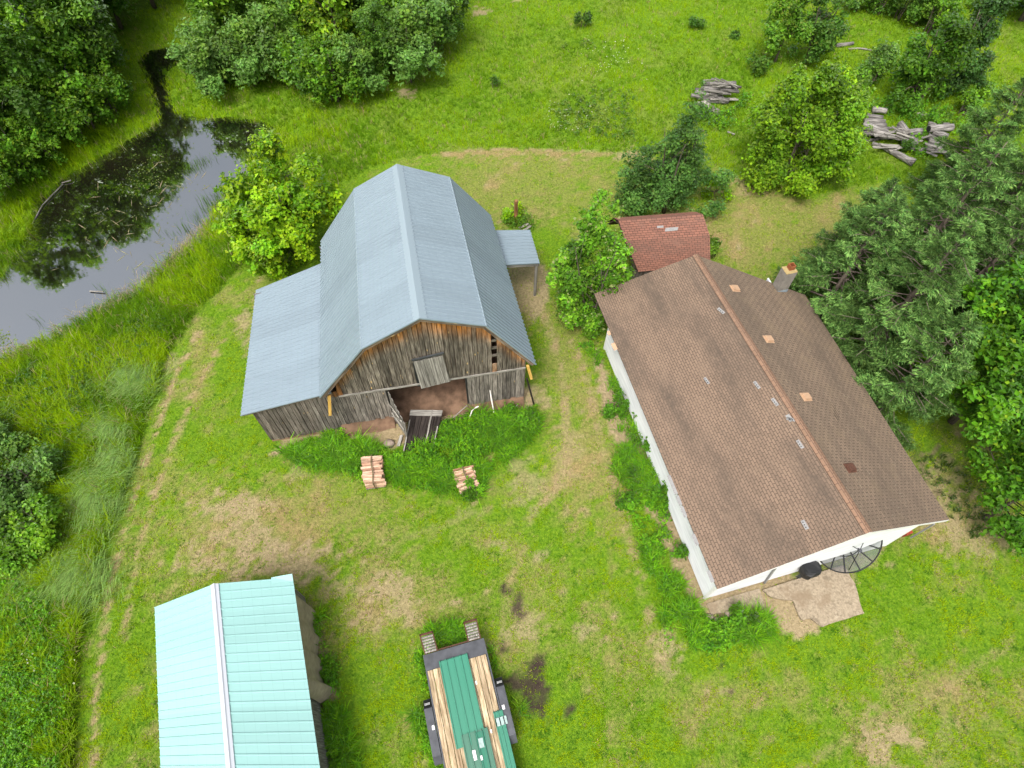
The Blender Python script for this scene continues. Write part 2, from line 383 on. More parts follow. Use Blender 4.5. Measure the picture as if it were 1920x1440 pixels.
# turquoise shed
sRF = at(402, 1095, 3.3); sLF = at(290, 1139, 2.5); sEF = at(549, 1083, 2.5)
SF = frame2(sLF, sEF); SF.o = np.array([sRF[0], sRF[1], 0])
# red shed
rRL, rRR = at(1160, 414, 3.0), at(1318, 402, 3.0); rBL, rBR = at(1172, 452, 2.45), at(1331, 442, 2.45); rEL, rER = at(1197, 510, 1.3), at(1332, 497, 1.3)
RF_ = frame2(rRL, rRR)
# trailer
TD = .75
tL, tR = at(793, 1229, TD), at(907, 1196, TD)
TF = frame2(tL, tR); TW = np.linalg.norm((tR - tL)[:2])
PBARN = [BF.p(0, -6.95)[:2], BF.p(0, 3.75)[:2], BF.p(8, 3.75)[:2], BF.p(8, -6.95)[:2]]
PHOUSE = [q[:2] for q in (hC0, hC1, hC3, hC2)]
PSHED = [SF.p(0, -2)[:2], SF.p(0, 2)[:2], SF.p(-8, 2)[:2], SF.p(-8, -2)[:2]]
PRED = [RF_.p(-1.2, .2)[:2], RF_.p(-1.2, 4.3)[:2], RF_.p(1.2, 4.3)[:2], RF_.p(1.2, .2)[:2]]
SLAB_PX = [(1372, 1112), (1597, 1062), (1617, 1152), (1503, 1178), (1478, 1168), (1440, 1130)]
SLAB_PX = [(1428, 1108), (1580, 1060), (1600, 1095), (1617, 1152), (1540, 1176), (1518, 1160), (1500, 1163), (1486, 1128), (1445, 1122)]
PSLAB = [q[:2] for q in (at(*p, 0) for p in SLAB_PX)]
_r = random.Random(5); PSLAB = [np.array(a) + (np.array(b) - a) * t + [_r.uniform(-.02, .02), _r.uniform(-.02, .02)] for a, b in zip(PSLAB, PSLAB[1:] + PSLAB[:1]) for t in (0, .22, .41, .63, .82)]

# ------------------------------------------------------------------ what grows where (the yard's pattern of soil, straw and tall growth, plus painted tree shade)
MOWN = [(455, 505), (420, 532), (380, 577), (335, 642), (310, 684), (284, 760), (264, 830), (238, 920), (208, 1000), (182, 1080), (153, 1170), (143, 1300), (132, 1600), (2300, 1600), (2300, 330),
        (1700, 332), (1600, 350), (1500, 374), (1440, 356), (1390, 337), (1330, 304), (1282, 272), (1180, 290), (1100, 284), (960, 279), (860, 283), (755, 297), (700, 318), (640, 345), (560, 430)]
SOIL = [(430, 952, 55, 24, .9), (520, 1042, 85, 32, 1.), (455, 1010, 55, 30, .7), (565, 1062, 45, 32, .9), (390, 1062, 55, 20, .8), (722, 1108, 40, 26, .85), (748, 1150, 32, 22, .8), (690, 1160, 30, 20, .7), (640, 1100, 30, 20, .6),
        (1062, 850, 20, 70, .5), (990, 905, 34, 42, .6), (982, 1175, 26, 26, .75), (1090, 1190, 14, 20, .8), (1015, 1040, 14, 9, .8), (1250, 1232, 22, 32, .8), (1660, 1398, 36, 36, .95), (1640, 1338, 18, 24, .5), (462, 610, 16, 30, .8), (318, 690, 9, 26, .6),
        (930, 1022, 13, 6, .7), (903, 22, 18, 6, 1.), (762, 172, 17, 8, 1.), (975, -2, 16, 5, .9), (1176, 291, 22, 9, .8), (65, 1242, 18, 36, .9), (58, 1140, 40, 9, .6), (1360, 1290, 14, 6, .6), (948, 1190, 14, 16, .6), (1540, 1075, 70, 18, .6), (1740, 930, 60, 60, .9), (1840, 1000, 70, 40, .7),
        (1275, 400, 50, 8, .4), (1100, 960, 10, 12, .5), (985, 745, 40, 14, .7), (870, 960, 20, 8, .4), (1590, 1052, 70, 20, .7), (560, 885, 20, 12, .5), (1770, 1400, 25, 40, .3), (1500, 560, 26, 12, .5), (1550, 470, 20, 10, .5), (1400, 345, 25, 14, .4)]
DARK = [(953, 1105, 13, 12, 1.), (971, 1138, 10, 19, .9), (945, 1222, 12, 8, .9), (1004, 1258, 11, 22, 1.), (985, 1286, 36, 18, .95), (1012, 1326, 34, 20, 1.), (1000, 1303, 30, 26, .9), (1006, 1270, 16, 34, .9), (1355, 1246, 7, 6, .9), (1372, 1290, 9, 4, .8), (1700, 880, 40, 60, .5)]  # dark earth spots; the last patch paints shade under the right hand trees
DRY = [(860, 287, 120, 6, .9), (1010, 287, 160, 6, .8), (960, 350, 190, 60, .42), (1420, 430, 170, 90, .50), (1560, 420, 60, 60, .55), (1070, 700, 50, 130, .45), (1085, 870, 55, 110, .60), (1150, 900, 24, 140, .5), (370, 640, 12, 110, .5), (430, 560, 30, 14, .5), (600, 960, 160, 60, .45),
       (500, 1000, 160, 90, .6), (720, 1130, 110, 70, .55), (1750, 1290, 110, 40, .5), (1650, 1370, 70, 70, .55), (1330, 1330, 70, 50, .2), (250, 800, 14, 120, .35), (1000, 560, 40, 50, .6), (980, 1150, 50, 100, .35), (880, 1000, 80, 20, .25), (1380, 1100, 60, 60, .5), (1200, 1250, 60, 60, .3), (1780, 980, 140, 50, .5)]
SOILPOLY = [([(1112, 640), (1135, 790), (1205, 930), (1290, 1120), (1330, 1160), (1420, 1150), (1495, 1200), (1545, 1180), (1480, 1060), (1325, 1100)], .95),
            ([(500, 850), (640, 838), (770, 836), (900, 790), (1000, 775), (1000, 730), (600, 780)], .95), ([(575, 1125), (602, 1180), (625, 1300), (640, 1460), (600, 1520), (540, 1440)], .9), ([(950, 495), (1020, 500), (1035, 560), (1005, 600), (965, 575)], .75)]
TRACKS = [([(372, 622), (330, 704), (296, 792), (270, 872), (246, 952), (214, 1062), (195, 1182), (180, 1302), (172, 1560)], 8, 1.), ([(420, 640), (372, 720), (338, 800), (308, 880), (282, 960), (250, 1070), (232, 1200)], 8, .7),
          ([(1000, 545), (1040, 640), (1060, 740), (1062, 840), (1040, 920), (985, 980)], 12, .7), ([(1072, 640), (1110, 745), (1132, 850), (1165, 960), (1200, 1080), (1240, 1240)], 12, .8), ([(985, 1020), (960, 1080), (940, 1180)], 10, .4), ([(640, 1120), (760, 1010), (900, 960), (1000, 930)], 9, .35), ([(1500, 1440), (1620, 1370), (1760, 1300), (1900, 1200)], 14, .4), ([(860, 282), (960, 278), (1100, 283), (1180, 289)], 4, .8)]
def masks(x, y, z):
    P = proj(np.stack([x, y, z], 1)); back = (np.stack([x, y, z], 1) - CP) @ fw < 3
    n1 = V1.fbm(x * .8, y * .8) - .5; n2 = V2.fbm(x * 2.6, y * 2.6) - .5; n3 = V3.fbm(x * 7, y * 7, 3) - .5
    px, py = P[:, 0] + 26 * n2, P[:, 1] + 22 * (V4.fbm(x * 2.6, y * 2.6) - .5)
    def ell(L, soft):
        r = np.zeros(len(x))
        for cx, cy, rx, ry, s in L:
            q = np.sqrt(((px - cx) / rx) ** 2 + ((py - cy) / ry) ** 2)
            r = np.maximum(r, s * (1 - sst(1 - soft * .5, 1 + soft * .5, q * .9 + 2.1 * n2 + 1.9 * n3 + .12)))
        return r
    trk = np.zeros(len(x)); NP_ = np.stack([P[:, 0] + 5 * n2, P[:, 1]], 1)
    for ln, w_, st_ in TRACKS:
        dd = np.full(len(x), 1e9)
        for a, b in zip(ln[:-1], ln[1:]):
            a, b = np.array(a, float), np.array(b, float); ab = b - a; t = np.clip(((NP_ - a) @ ab) / (ab @ ab), 0, 1); dd = np.minimum(dd, np.hypot(*(NP_ - (a + t[:, None] * ab)).T))
        trk = np.maximum(trk, st_ * sst(w_, w_ * .3, dd) * sst(-.22, .12, n2 + n3))
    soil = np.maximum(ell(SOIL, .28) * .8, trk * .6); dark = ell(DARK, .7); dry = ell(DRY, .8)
    Q = np.stack([px, py], 1)
    for pl, s in SOILPOLY: soil = np.maximum(soil, s * inpoly(Q, pl))
    mown = inpoly(np.stack([P[:, 0] + 8 * n2, P[:, 1] + 7 * n2], 1), MOWN) | (back & (x > -11))
    dry = np.clip(np.maximum(dry, trk) + mown * np.clip(n1 * 1.6 + n2 * 1.3 - .02, 0, .55), 0, 1)
    soil = np.clip(np.maximum(soil, mown * .8 * sst(.27, .40, n1 * .6 + n2 * .8 + n3 * .35)), 0, 1)
    dry = np.where(mown, dry, np.clip(n1 * .8, 0, .25))
    return P, soil, dry, dark, mown

# ------------------------------------------------------------------ ground and pond
def axis(lo, hi, st, far):
    c = np.arange(lo, hi + .01, st); e = [3, 8, 18, 40, 90, 200, far]
    return np.concatenate([[lo - q for q in e[::-1]], c, [hi + q for q in e]])
gx, gy = axis(-42, 42, .2, 700), axis(-4, 62, .2, 700)
X, Y = np.meshgrid(gx, gy); Z = hgt(X, Y); nx, ny = len(gx), len(gy)
V = np.stack([X.ravel(), Y.ravel(), Z.ravel()], 1)
_, soil, dry, dark, mown = masks(V[:, 0], V[:, 1], V[:, 2])
wet = (V[:, 2] < ZW - .02) * 1.
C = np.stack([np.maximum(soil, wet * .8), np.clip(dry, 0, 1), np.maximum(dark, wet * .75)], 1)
I = np.arange(nx * ny).reshape(ny, nx)
Fq = np.stack([I[:-1, :-1], I[:-1, 1:], I[1:, 1:], I[1:, :-1]], -1).reshape(-1, 4)
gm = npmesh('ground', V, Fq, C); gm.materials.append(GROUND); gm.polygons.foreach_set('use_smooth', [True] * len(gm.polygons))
go = link('ground', gm); go['kind'] = 'structure'
wm = MB(); wm.add([(-60, 3, ZW), (2, 3, ZW), (2, 75, ZW), (-60, 75, ZW)], [(0, 1, 2, 3)])
wo = wm.build('water', WATER); wo['kind'] = 'structure'

# ------------------------------------------------------------------ barn
barn = thing('gambrel_barn', BF.p(3.5, 0), 'old grey board barn with a galvanised gambrel roof and a collapsed doorway', 'barn')
LS = lambda a, b, t: np.asarray(a) + (np.asarray(b) - np.asarray(a)) * t
def ribbed(mb, F0, F1, B1, B0, n, rib=.036, w=.045, th=.02, lap=True):
    """roof sheet F0-F1 (front edge, top to eave), B0-B1 (back edge); ribs run down the slope"""
    F0, F1, B0, B1 = map(np.asarray, (F0, F1, B0, B1))
    nn = np.cross(F1 - F0, B0 - F0); nn = nn / np.linalg.norm(nn)
    if nn[2] < 0: nn = -nn
    L = np.linalg.norm(B0 - F0); dl = np.linalg.norm(F1 - F0)
    ts = []
    for i in range(n + 1):
        c = i / n; e = w / L
        ts += [(max(0, c - e), 0), (max(0, c - e * .5), rib), (min(1, c + e * .5), rib), (min(1, c + e), 0)]
    pts = []; uv = []
    for t, h in ts:
        for s, (a, b) in ((0, (F0, B0)), (1, (F1, B1))):
            pts.append(LS(a, b, t) + nn * h); uv.append((t * L, s * dl))
    m = len(ts); fs = [(2 * i, 2 * i + 1, 2 * i + 3, 2 * i + 2) for i in range(m - 1)]
    mb.add(pts, fs, (1, 1, 1), uv)
    mb.hexa([F0 - nn * th, F1 - nn * th, B1 - nn * th, B0 - nn * th, F0 - nn * .003, F1 - nn * .003, B1 - nn * .003, B0 - nn * .003], (1, 1, 1))
    return nn
rf = MB()
ribbed(rf, bRF, bBLF, bBLB, bRB, 42); ribbed(rf, bRF, bBRF, bBRB, bRB, 42)
dz = np.array([0, 0, -.03])
ribbed(rf, bBLF + dz, bELF, bELB, bBLB + dz, 42); ribbed(rf, bBRF + dz, bERF, bERB, bBRB + dz, 42)
roof = rf.build('roof', BARNMETAL, barn)
cap = MB()
for s, (e0, e1) in ((-1, (bBLF, bBLB)), (1, (bBRF, bBRB))):
    a0, a1 = LS(bRF, e0, .11), LS(bRB, e1, .11); k = np.array([0, 0, .035])
    cap.hexa([a0 + k * .6, bRF + k * .7, bRB + k * .7, a1 + k * .6, a0 + k, bRF + k * 1.5, bRB + k * 1.5, a1 + k], (1, 1, 1))
cap.build('ridge_cap', CAPMETAL, roof)
jl = MB()
for e0, e1 in ((bBLF, bBLB), (bBRF, bBRB)):
    jl.tube([e0 + [0, 0, .012], e1 + [0, 0, .012]], .028, 6)
jl.build('roof_joint', CAPMETAL, roof)
lt = MB()
ltF0 = LS(bELF, bERF, .045); ltF0[2] = 3.12; ltB0 = at(612, 491, 3.12)
ltF0 = ltF0 + BF.a * .25
bLFo, bLBo = bLF, bLB
ribbed(lt, ltF0, bLFo, bLBo, ltB0, 34)
lt.build('lean_to_roof', BARNMETAL, barn)
# bargeboards along the front gable
bb = MB()
prof = [bELF, bBLF, bRF, bBRF, bERF]
for p, q in zip(prof[:-1], prof[1:]):
    d = (q - p); ln = np.linalg.norm(d); nrm = np.cross(d / ln, BF.a); nrm = nrm if nrm[2] > 0 else -nrm
    o = p + BF.a * .05 - nrm * .19
    bb.obox(o, nrm * .155, d, BF.a * .035, (.9, .1, 0))
d = bLFo - ltF0; nrm = np.cross(d / np.linalg.norm(d), BF.a); nrm = nrm if nrm[2] > 0 else -nrm
bb.obox(ltF0 + BF.a * .06 - nrm * .15, nrm * .12, d, BF.a * .03, (.8, .1, 0))
bb.build('bargeboard', BARNWOOD, barn)
# front wall boards: profile in local (v, z)
VP = [(BF.loc(q)[1], q[2]) for q in (bLF, ltF0 + BF.b * .3, bELF + BF.b * .02, bBLF, bRF, bBRF, bERF)]
pv = np.array([v for v, z in VP]); pz = np.array([z for v, z in VP]); pz[1] = 3.1
VL, VR = -6.95, 3.72
TRIM_Z0 = 2.62
gp0 = BF.p(0, 0, 0)
def wp(px, py): q = on_plane(px, py, gp0, BF.a); u, v, z = BF.loc(q); return v, z
oL, oR = wp(737, 770)[0], wp(875, 745)[0]
hL, hR = wp(925, 650)[0] - .07, wp(932, 650)[0] + .06      # missing board slot
up_b, lo_l, lo_r = MB(), MB(), MB()
v = VL; i = 0
while v < VR - .02:
    w = random.uniform(.15, .23); w = min(w, VR - v)
    lo_b = lo_l if v < (oL + oR) / 2 else lo_r
    vc = v + w / 2; zt = float(np.interp(vc, pv, pz)) - .10
    zt0 = float(np.interp(v, pv, pz)) - .10; zt1 = float(np.interp(v + w, pv, pz)) - .10
    tone = random.uniform(.5, 1.25)
    def board(mb, z0, za, zb, col, off=0.):
        d0 = random.uniform(-.014, .014) + off
        p = [BF.p(d0, v + .008, z0), BF.p(d0, v + w - .010, z0), BF.p(d0, v + w - .010, zb), BF.p(d0, v + .008, za)]
        r = (random.random() * 9, random.random() * 9); uv = [(r[0], r[1] + z0), (r[0] + w, r[1] + z0), (r[0] + w, r[1] + zb), (r[0], r[1] + za)]
        mb.hexa(p[::-1] + [q + BF.a * .022 for q in p[::-1]], col, uv[::-1] * 2)
    if vc < -3.95:                                    # lean-to end wall, one run of boards
        board(lo_b, random.uniform(.0, .10), zt0, zt1, (tone * .8, .05, 0)) if vc < -4.75 else board(lo_b, random.uniform(.05, .2), zt0, zt1, (tone, .03, 0))
    else:
        if TRIM_Z0 + .05 < zt:
            fresh = random.uniform(.6, 1.)
            zm = max(TRIM_Z0, zt - random.uniform(1.0, 1.5))
            fr = fresh if random.random() < .85 else .25
            if not (hL - .02 < vc < hR + .02 and zt > 3.0):
                nseg = max(1, int((zt - TRIM_Z0) / .35))
                # one plank, its tint fading from sheltered orange at the roof to grey: rings of vertices down the plank
                zs = [1 - k / (nseg + 1) for k in range(nseg + 2)]
                dd = random.uniform(-.014, .014); r = (random.random() * 9, random.random() * 9); o = len(up_b.v)
                for t in zs:
                    za, zb = TRIM_Z0 + (zt0 - TRIM_Z0) * t, TRIM_Z0 + (zt1 - TRIM_Z0) * t
                    fd = fr * float(sst(1.25, .2, (zt - TRIM_Z0) * (1 - t))) + .01
                    dk = tone * (1. - .15 * float(sst(1.6, .2, (zt - TRIM_Z0) * (1 - t))))
                    for q, uu in ((BF.p(dd, v + .008, za), 0), (BF.p(dd, v + w - .010, zb), w), (BF.p(dd + .022, v + w - .010, zb), w), (BF.p(dd + .022, v + .008, za), 0)):
                        up_b.v.append(tuple(q)); up_b.c.append((dk, fd, 0)); up_b.u.append((r[0] + uu, r[1] + za))
                for k in range(len(zs) - 1):
                    for e in range(4):
                        up_b.f.append([o + 4 * k + e, o + 4 * k + 4 + e, o + 4 * k + 4 + (e + 1) % 4, o + 4 * k + (e + 1) % 4]); up_b.mi.append(0)
            else:
                board(up_b, TRIM_Z0, 3.25, 3.25, (tone, .3, 0))
        if not (oL - .05 < vc < oR + .05):
            z0 = random.uniform(.36, .5) if vc < oL else random.uniform(.34, .42)
            board(lo_b, z0, TRIM_Z0 - .005, TRIM_Z0 - .005, (tone * 1.05, .03, 0))
    v += w; i += 1
up_b.build('gable_boards', BARNWOOD, barn); lo_l.build('lower_boards', BARNLOW, barn); lo_r.build('lower_boards', BARNLOW, barn)
lin = MB(); lin.obox(BF.p(.045, -3.9, .4), BF.b * (oL + 3.9), BF.k * 2.2, BF.a * .01); lin.build('black_backing', BLACK, barn)  # plain black sheet behind the lower boards, seen through their gaps
lin = MB(); lin.obox(BF.p(.045, oR + .02, .4), BF.b * (VR - oR - .05), BF.k * 2.2, BF.a * .01); lin.build('black_backing', BLACK, barn)
# trim strip between gable and lower wall, rails behind the missing board
tm = MB(); a0 = BF.p(-.035, -3.6, TRIM_Z0 - .05); tm.obox(a0, BF.k * .10, BF.p(-.035, 3.74, TRIM_Z0 - .05) - a0, BF.a * .03, (1.15, 0, 0))
tm.build('trim_rail', GREYWOOD, barn)
rl = MB()
for z in (3.62, 4.12, 4.6): rl.obox(BF.p(.06, hL - .25, z), BF.k * .12, BF.b * (hR - hL + .5), BF.a * .05, (.8, 0, 0))
rl.obox(BF.p(.10, -5., 2.45), BF.k * .2, BF.b * 8.6, BF.a * .15, (.7, 0, 0))
for vv in (oL - .12, oR + .02): rl.obox(BF.p(.06, vv, 0), BF.b * .16, BF.k * 2.45, BF.a * .15, (.7, 0, 0))
rl.build('frame_timber', BARNWOOD, barn)
# other walls, floor, footing
sw = MB()
def wallrun(mb, p, q, z0, z1, n, col=1.0):
    p, q = np.asarray(p), np.asarray(q)
    for i in range(n):
        a, b = LS(p, q, i / n), LS(p, q, (i + 1) / n - .03 / n)
        t = random.uniform(.7, 1.1) * col; nn = np.cross(b - a, BF.k); nn /= np.linalg.norm(nn)
        mb.obox(a + BF.k * (z0 + random.uniform(0, .08)), b - a, BF.k * (z1 - z0 - .08), nn * .02, (t, .05, 0))
uBr = BF.loc(bERB)[0] - .25; uBl = BF.loc(bLB)[0] - .2
wallrun(sw, BF.p(.02, VR), BF.p(uBr, VR), 0.1, 3.25, 40); wallrun(sw, BF.p(.02, VL), BF.p(uBl, VL), 0, 2.5, 34)
wallrun(sw, BF.p(uBr - .1, -4), BF.p(uBr - .1, VR), 0, 3.2, 36); wallrun(sw, BF.p(uBl, VL), BF.p(uBl, -4), 0, 2.6, 14)
wallrun(sw, BF.p(.3, -4.0), BF.p(uBr - .1, -4.0), 0, 2.9, 30, .8)
# back gable
bg = [BF.p(uBr - .1, *(BF.loc(q)[1:])) for q in (bELB, bBLB, bRB, bBRB, bERB)]
bg = [q - BF.k * .1 for q in bg]
sw.add(bg + [q + BF.a * .02 for q in bg], [(0, 1, 2, 3, 4), (9, 8, 7, 6, 5)], (.8, .1, 0), [(q[0], q[2]) for q in bg] * 2)
sw.build('side_wall', BARNLOW, barn)
fl = MB(); fl.add([BF.p(-.05, VL + .05, .02), BF.p(-.05, VR - .05, .02), BF.p(7.2, VR - .05, .02), BF.p(7.2, VL + .05, .02)], [(0, 1, 2, 3)])
# earth bank rising inside the doorway
N = 14
pts = []
for i in range(N + 1):
    for j in range(N + 1):
        vv = oL - .9 + (oR - oL + 1.6) * i / N; uu = -.15 + 4.5 * j / N
        h = .03 + .22 * float(V1.fbm(vv * 1.4, uu * 1.4)) + .18 * min(1, j / 5); e = min(1, i / 2, (N - i) / 2, (j + .6) / 2)
        pts.append(BF.p(uu, vv, h * e - .04 * (1 - e)))
fl.add(pts, [(i * (N + 1) + j, (i + 1) * (N + 1) + j, (i + 1) * (N + 1) + j + 1, i * (N + 1) + j + 1) for i in range(N) for j in range(N)])
fl.build('earth_floor', DIRTF, barn)
for (va, vb) in ((-4.0, oL - .05), (oR + .05, VR)):
    ft = MB(); n = int((vb - va) / .16) + 1; P = []
    for i in range(n + 1):
        vv = va + (vb - va) * i / n; w1, w2 = .06 * V2.fbm(np.array([vv * 3]), np.array([1.]))[0], .2 * V1.fbm(np.array([vv * 2]), np.array([3.]))[0]
        P += [BF.p(-.28 - w2, vv, -.02), BF.p(-.03 - w1, vv, .25), BF.p(.10, vv, .52), BF.p(.5, vv, .50)]
    ft.add(P, [(4 * i + k, 4 * i + k + 1, 4 * i + 5 + k, 4 * i + 4 + k) for i in range(n) for k in range(3)])
    ft.build('earth_footing', DIRTF, barn, True)
# hanging loft door and its track
ld = MB(); q = [np.array(on_plane(x, y, BF.p(-.07, 0, 0), BF.a)) for x, y in ((775, 678), (830, 666), (845, 714), (790, 728))]
for i in range(6):
    a, b = i / 6, (i + 1) / 6 - .012
    p0, p1, p2, p3 = LS(q[3], q[2], a), LS(q[3], q[2], b), LS(q[0], q[1], b), LS(q[0], q[1], a)
    r = random.random() * 9; t = random.uniform(.8, 1.15); off = -BF.a * random.uniform(0, .01)
    ld.hexa([p3 + off, p2 + off, p1 + off, p0 + off] + [x + off - BF.a * .025 for x in (p3, p2, p1, p0)], (t, 0, 0), [(r, 1), (r + .15, 1), (r + .15, 0), (r, 0)] * 2)
lo = ld.build('loft_door', GREYWOOD, barn)
tr = MB(); p = on_plane(772, 676, BF.p(-.08, 0, 0), BF.a); p2 = on_plane(832, 662, BF.p(-.08, 0, 0), BF.a); tr.obox(p, BF.k * .09, p2 - p, -BF.a * .05, (.9, 0, 0)); tr.build('door_track', STEEL, barn)
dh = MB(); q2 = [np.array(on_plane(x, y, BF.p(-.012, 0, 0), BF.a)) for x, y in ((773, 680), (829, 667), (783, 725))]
dh.add([q2[0], q2[1], q2[1] - BF.k * .35, q2[2] + BF.b * .12, q2[2]], [(4, 3, 2, 1, 0)]); dh.build('loft_dark_sheet', BLACK, barn)  # black sheet paints the dark of an opening; the boards behind are whole
# yellow eave brackets
for (x0, y0, x1, y1) in ((617, 741, 619, 776), (989, 684, 996, 708)):
    m = MB(); a = on_plane(x0, y0, BF.p(-.16, 0, 0), BF.a); b = on_plane(x1, y1, BF.p(-.16, 0, 0), BF.a)
    m.obox(a - BF.b * .06, BF.b * .12, b - a, -BF.a * .09, (1, 0, 0)); m.build('bracket', YELLOWWOOD, barn)
# leaning gate leaf at the left of the doorway
gt = MB(); G0 = [at(*p, z) for p, z in (((738, 738), 2.3), ((744, 745), 2.3), ((752, 800), 1.1), ((738, 834), .05), ((727, 800), .1))]
hinge_t, hinge_b = BF.p(-.06, oL + .05, 2.45), BF.p(-.06, oL - .02, .25)
swing = (BF.b * .42 - BF.a * .9); swing /= np.linalg.norm(swing)
for i in range(6):
    a = hinge_b + swing * (.17 * i); b = hinge_t + swing * (.17 * i) - BF.k * .22 * i
    gt.obox(a + BF.k * .02, swing * .155, b - a, np.cross(swing, BF.k) * .025, (random.uniform(.75, 1.1), 0, 0))
nn = np.cross(swing, BF.k)
for za in (.55, 1.25): gt.obox(hinge_b + BF.k * za + nn * .027, BF.k * .1, swing * .98 - BF.k * .02, nn * .03, (1.2, 0, 0))
gt.obox(hinge_b + BF.k * .3 + nn * .06, BF.k * .09, swing * .9 + BF.k * 1.1, nn * .025, (1.2, 0, 0))
gt.build('sagging_door_leaf', GREYWOOD, barn)

# things about the barn door
rp = MB(); q = [at(x, y, z) for (x, y), z in (((770, 769), .62), ((830, 770), .60), ((814, 846), .06), ((755, 846), .06))]
for i in range(5):
    a, b = i / 5, (i + 1) / 5 - .012
    p = [LS(q[3], q[2], a), LS(q[3], q[2], b), LS(q[0], q[1], b), LS(q[0], q[1], a)]; r = random.random() * 9
    rp.hexa([x - BF.k * .06 for x in p] + p, (random.uniform(.7, 1.3), 0, 0), [(r, 0), (r + .25, 0), (r + .25, 1.6), (r, 1.6)] * 2)
rpo = thing('wooden_ramp', (q[2] + q[3]) / 2, 'dark wet board ramp leading up into the barn doorway', 'ramp')
rp.build('ramp_boards', DARKWOOD, rpo)
rg = MB()
for i, (f, wd, ln0, ln1) in enumerate(((.02, .05, .25, 1.05), (.66, .06, .0, .98), (.93, .05, .4, 1.0))):
    a = LS(LS(q[0], q[1], f), LS(q[3], q[2], f), ln0); b = LS(LS(q[0], q[1], f), LS(q[3], q[2], f), ln1)
    rg.obox(a + BF.k * .012, BF.b * wd, b - a, BF.k * .035, (1, 0, 0))
rg.obox(q[0] + BF.k * .012, (q[3] - q[0]) * .14, q[1] - q[0], BF.k * .02, (.85, 0, 0))
rg.build('ramp_batten', GREYWOOD, rpo)
def rod(name, pts, r, mat, label, cat, grp=None):
    m = MB(); m.tube(pts, r, 8, (1, 0, 0)); return tag(m.build(name, mat), label, cat, grp)
rod('white_pipe', [at(918, 728, 1.35), at(927, 779, .15)], .028, PVC, 'straight white pipe leaning against the lower boards right of the barn doorway', 'pipe')
rod('bent_pipe', [at(879, 787, .2), at(885, 770, .7), at(892, 764, .95), at(897, 762, .95)], .028, PVC, 'white bent pipe sticking out of the grass at the right doorpost', 'pipe')
rod('wooden_stick', [at(846, 786, .25), at(876, 760, .9)], .02, GREYWOOD, 'thin pale stick leaning across the right side of the barn doorway', 'stick')
rod('short_stick', [at(959, 773, .1), at(971, 758, .6)], .02, GREYWOOD, 'short pale stick leaning near the right corner of the barn', 'stick')
rod('prop_pole', [at(988, 710, 2.2), at(1001, 758, .0)], .04, DARKWOOD, 'dark pole propping the right front corner of the barn', 'pole')
def rock(name, p, r, label, mat=STONE, cat='rock', sq=.6, seed=0, grp=None):
    rr = np.random.default_rng(seed); m = MB(); P = []; nu, nv = 8, 5
    off = rr.uniform(-.18, .18, (nv + 1, nu))
    for j in range(nv + 1):
        t = math.pi * j / nv
        for i in range(nu):
            a = 2 * math.pi * i / nu; k = r * (1 + (off[j, i] if 0 < j < nv else 0))
            P.append(np.array(p) + [k * math.sin(t) * math.cos(a), k * math.sin(t) * math.sin(a) * .85, r * sq * (.55 - math.cos(t))])
    m.add(P, [(j * nu + i, j * nu + (i + 1) % nu, (j + 1) * nu + (i + 1) % nu, (j + 1) * nu + i) for j in range(nv) for i in range(nu)])
    return tag(m.build(name, mat, None, True), label, cat, grp)
rock('field_stone', atg(729, 833), .24, 'round grey stone lying at the foot of the sagging barn door', seed=1)
m = MB(); a = atg(744, 838) + [0, 0, .04]; m.obox(a, np.array([.13, .02, 0]), np.array([.12, .42, .16]), np.array([0, 0, .05]), (1.1, 0, 0))
tag(m.build('board_offcut', GREYWOOD), 'short pale board offcut beside the dark ramp', 'board')

# small lean-to awning right of the barn
aw = thing('side_awning', at(972, 500, 0), 'small open lean-to with a pale metal roof against the far right side of the barn', 'lean-to')
c = [at(912, 433, 2.75), at(994, 432, 2.3), at(1012, 494, 2.3), at(936, 498, 2.75)]
m = MB(); ribbed(m, c[3], c[2], c[1], c[0], 11); m.build('roof', BARNMETAL, aw)
m = MB(); m.obox(c[3] - BF.k * .2 + BF.a * .03, BF.k * .15, c[2] - c[3], BF.a * .05, (.8, 0, 0)); m.obox(c[2] - BF.k * .2 - BF.b * .08, BF.k * .15, c[1] - c[2], -BF.b * .05, (.8, 0, 0)); m.build('beam', GREYWOOD, aw)
for q in (c[2], c[1]):
    m = MB(); t = q - BF.b * .12 + BF.a * (.1 if q is c[2] else -.1) - BF.k * .2; g0 = np.array([t[0], t[1], -.05]); m.tube([g0, t], .07, 8, (1, 0, 0)); m.build('post', GREYWOOD, aw)
m = MB(); b0 = atg(967, 416); m.tube([b0 - BF.k * .1, b0 + BF.k * .75, b0 + BF.k * 1.45], [.11, .10, .09], 9, (.75, .5, 0))
tag(m.build('old_fence_post', BARNWOOD), 'dark weathered post standing in the weeds behind the small lean-to', 'post')
for i, (x0, y0, x1, y1, lab) in enumerate(((980, 432, 993, 423, 'pale broken board pointing up behind the small lean-to roof'), (972, 427, 989, 419, 'thin weathered stick in the debris beside the old post'))):
    m = MB(); a, b = at(x0, y0, .1), at(x1, y1, .45); m.obox(a, np.array([.09, -.06, 0]), b - a, np.array([0, 0, .04]), (1.1, 0, 0)); tag(m.build('broken_board', GREYWOOD), lab, 'board')

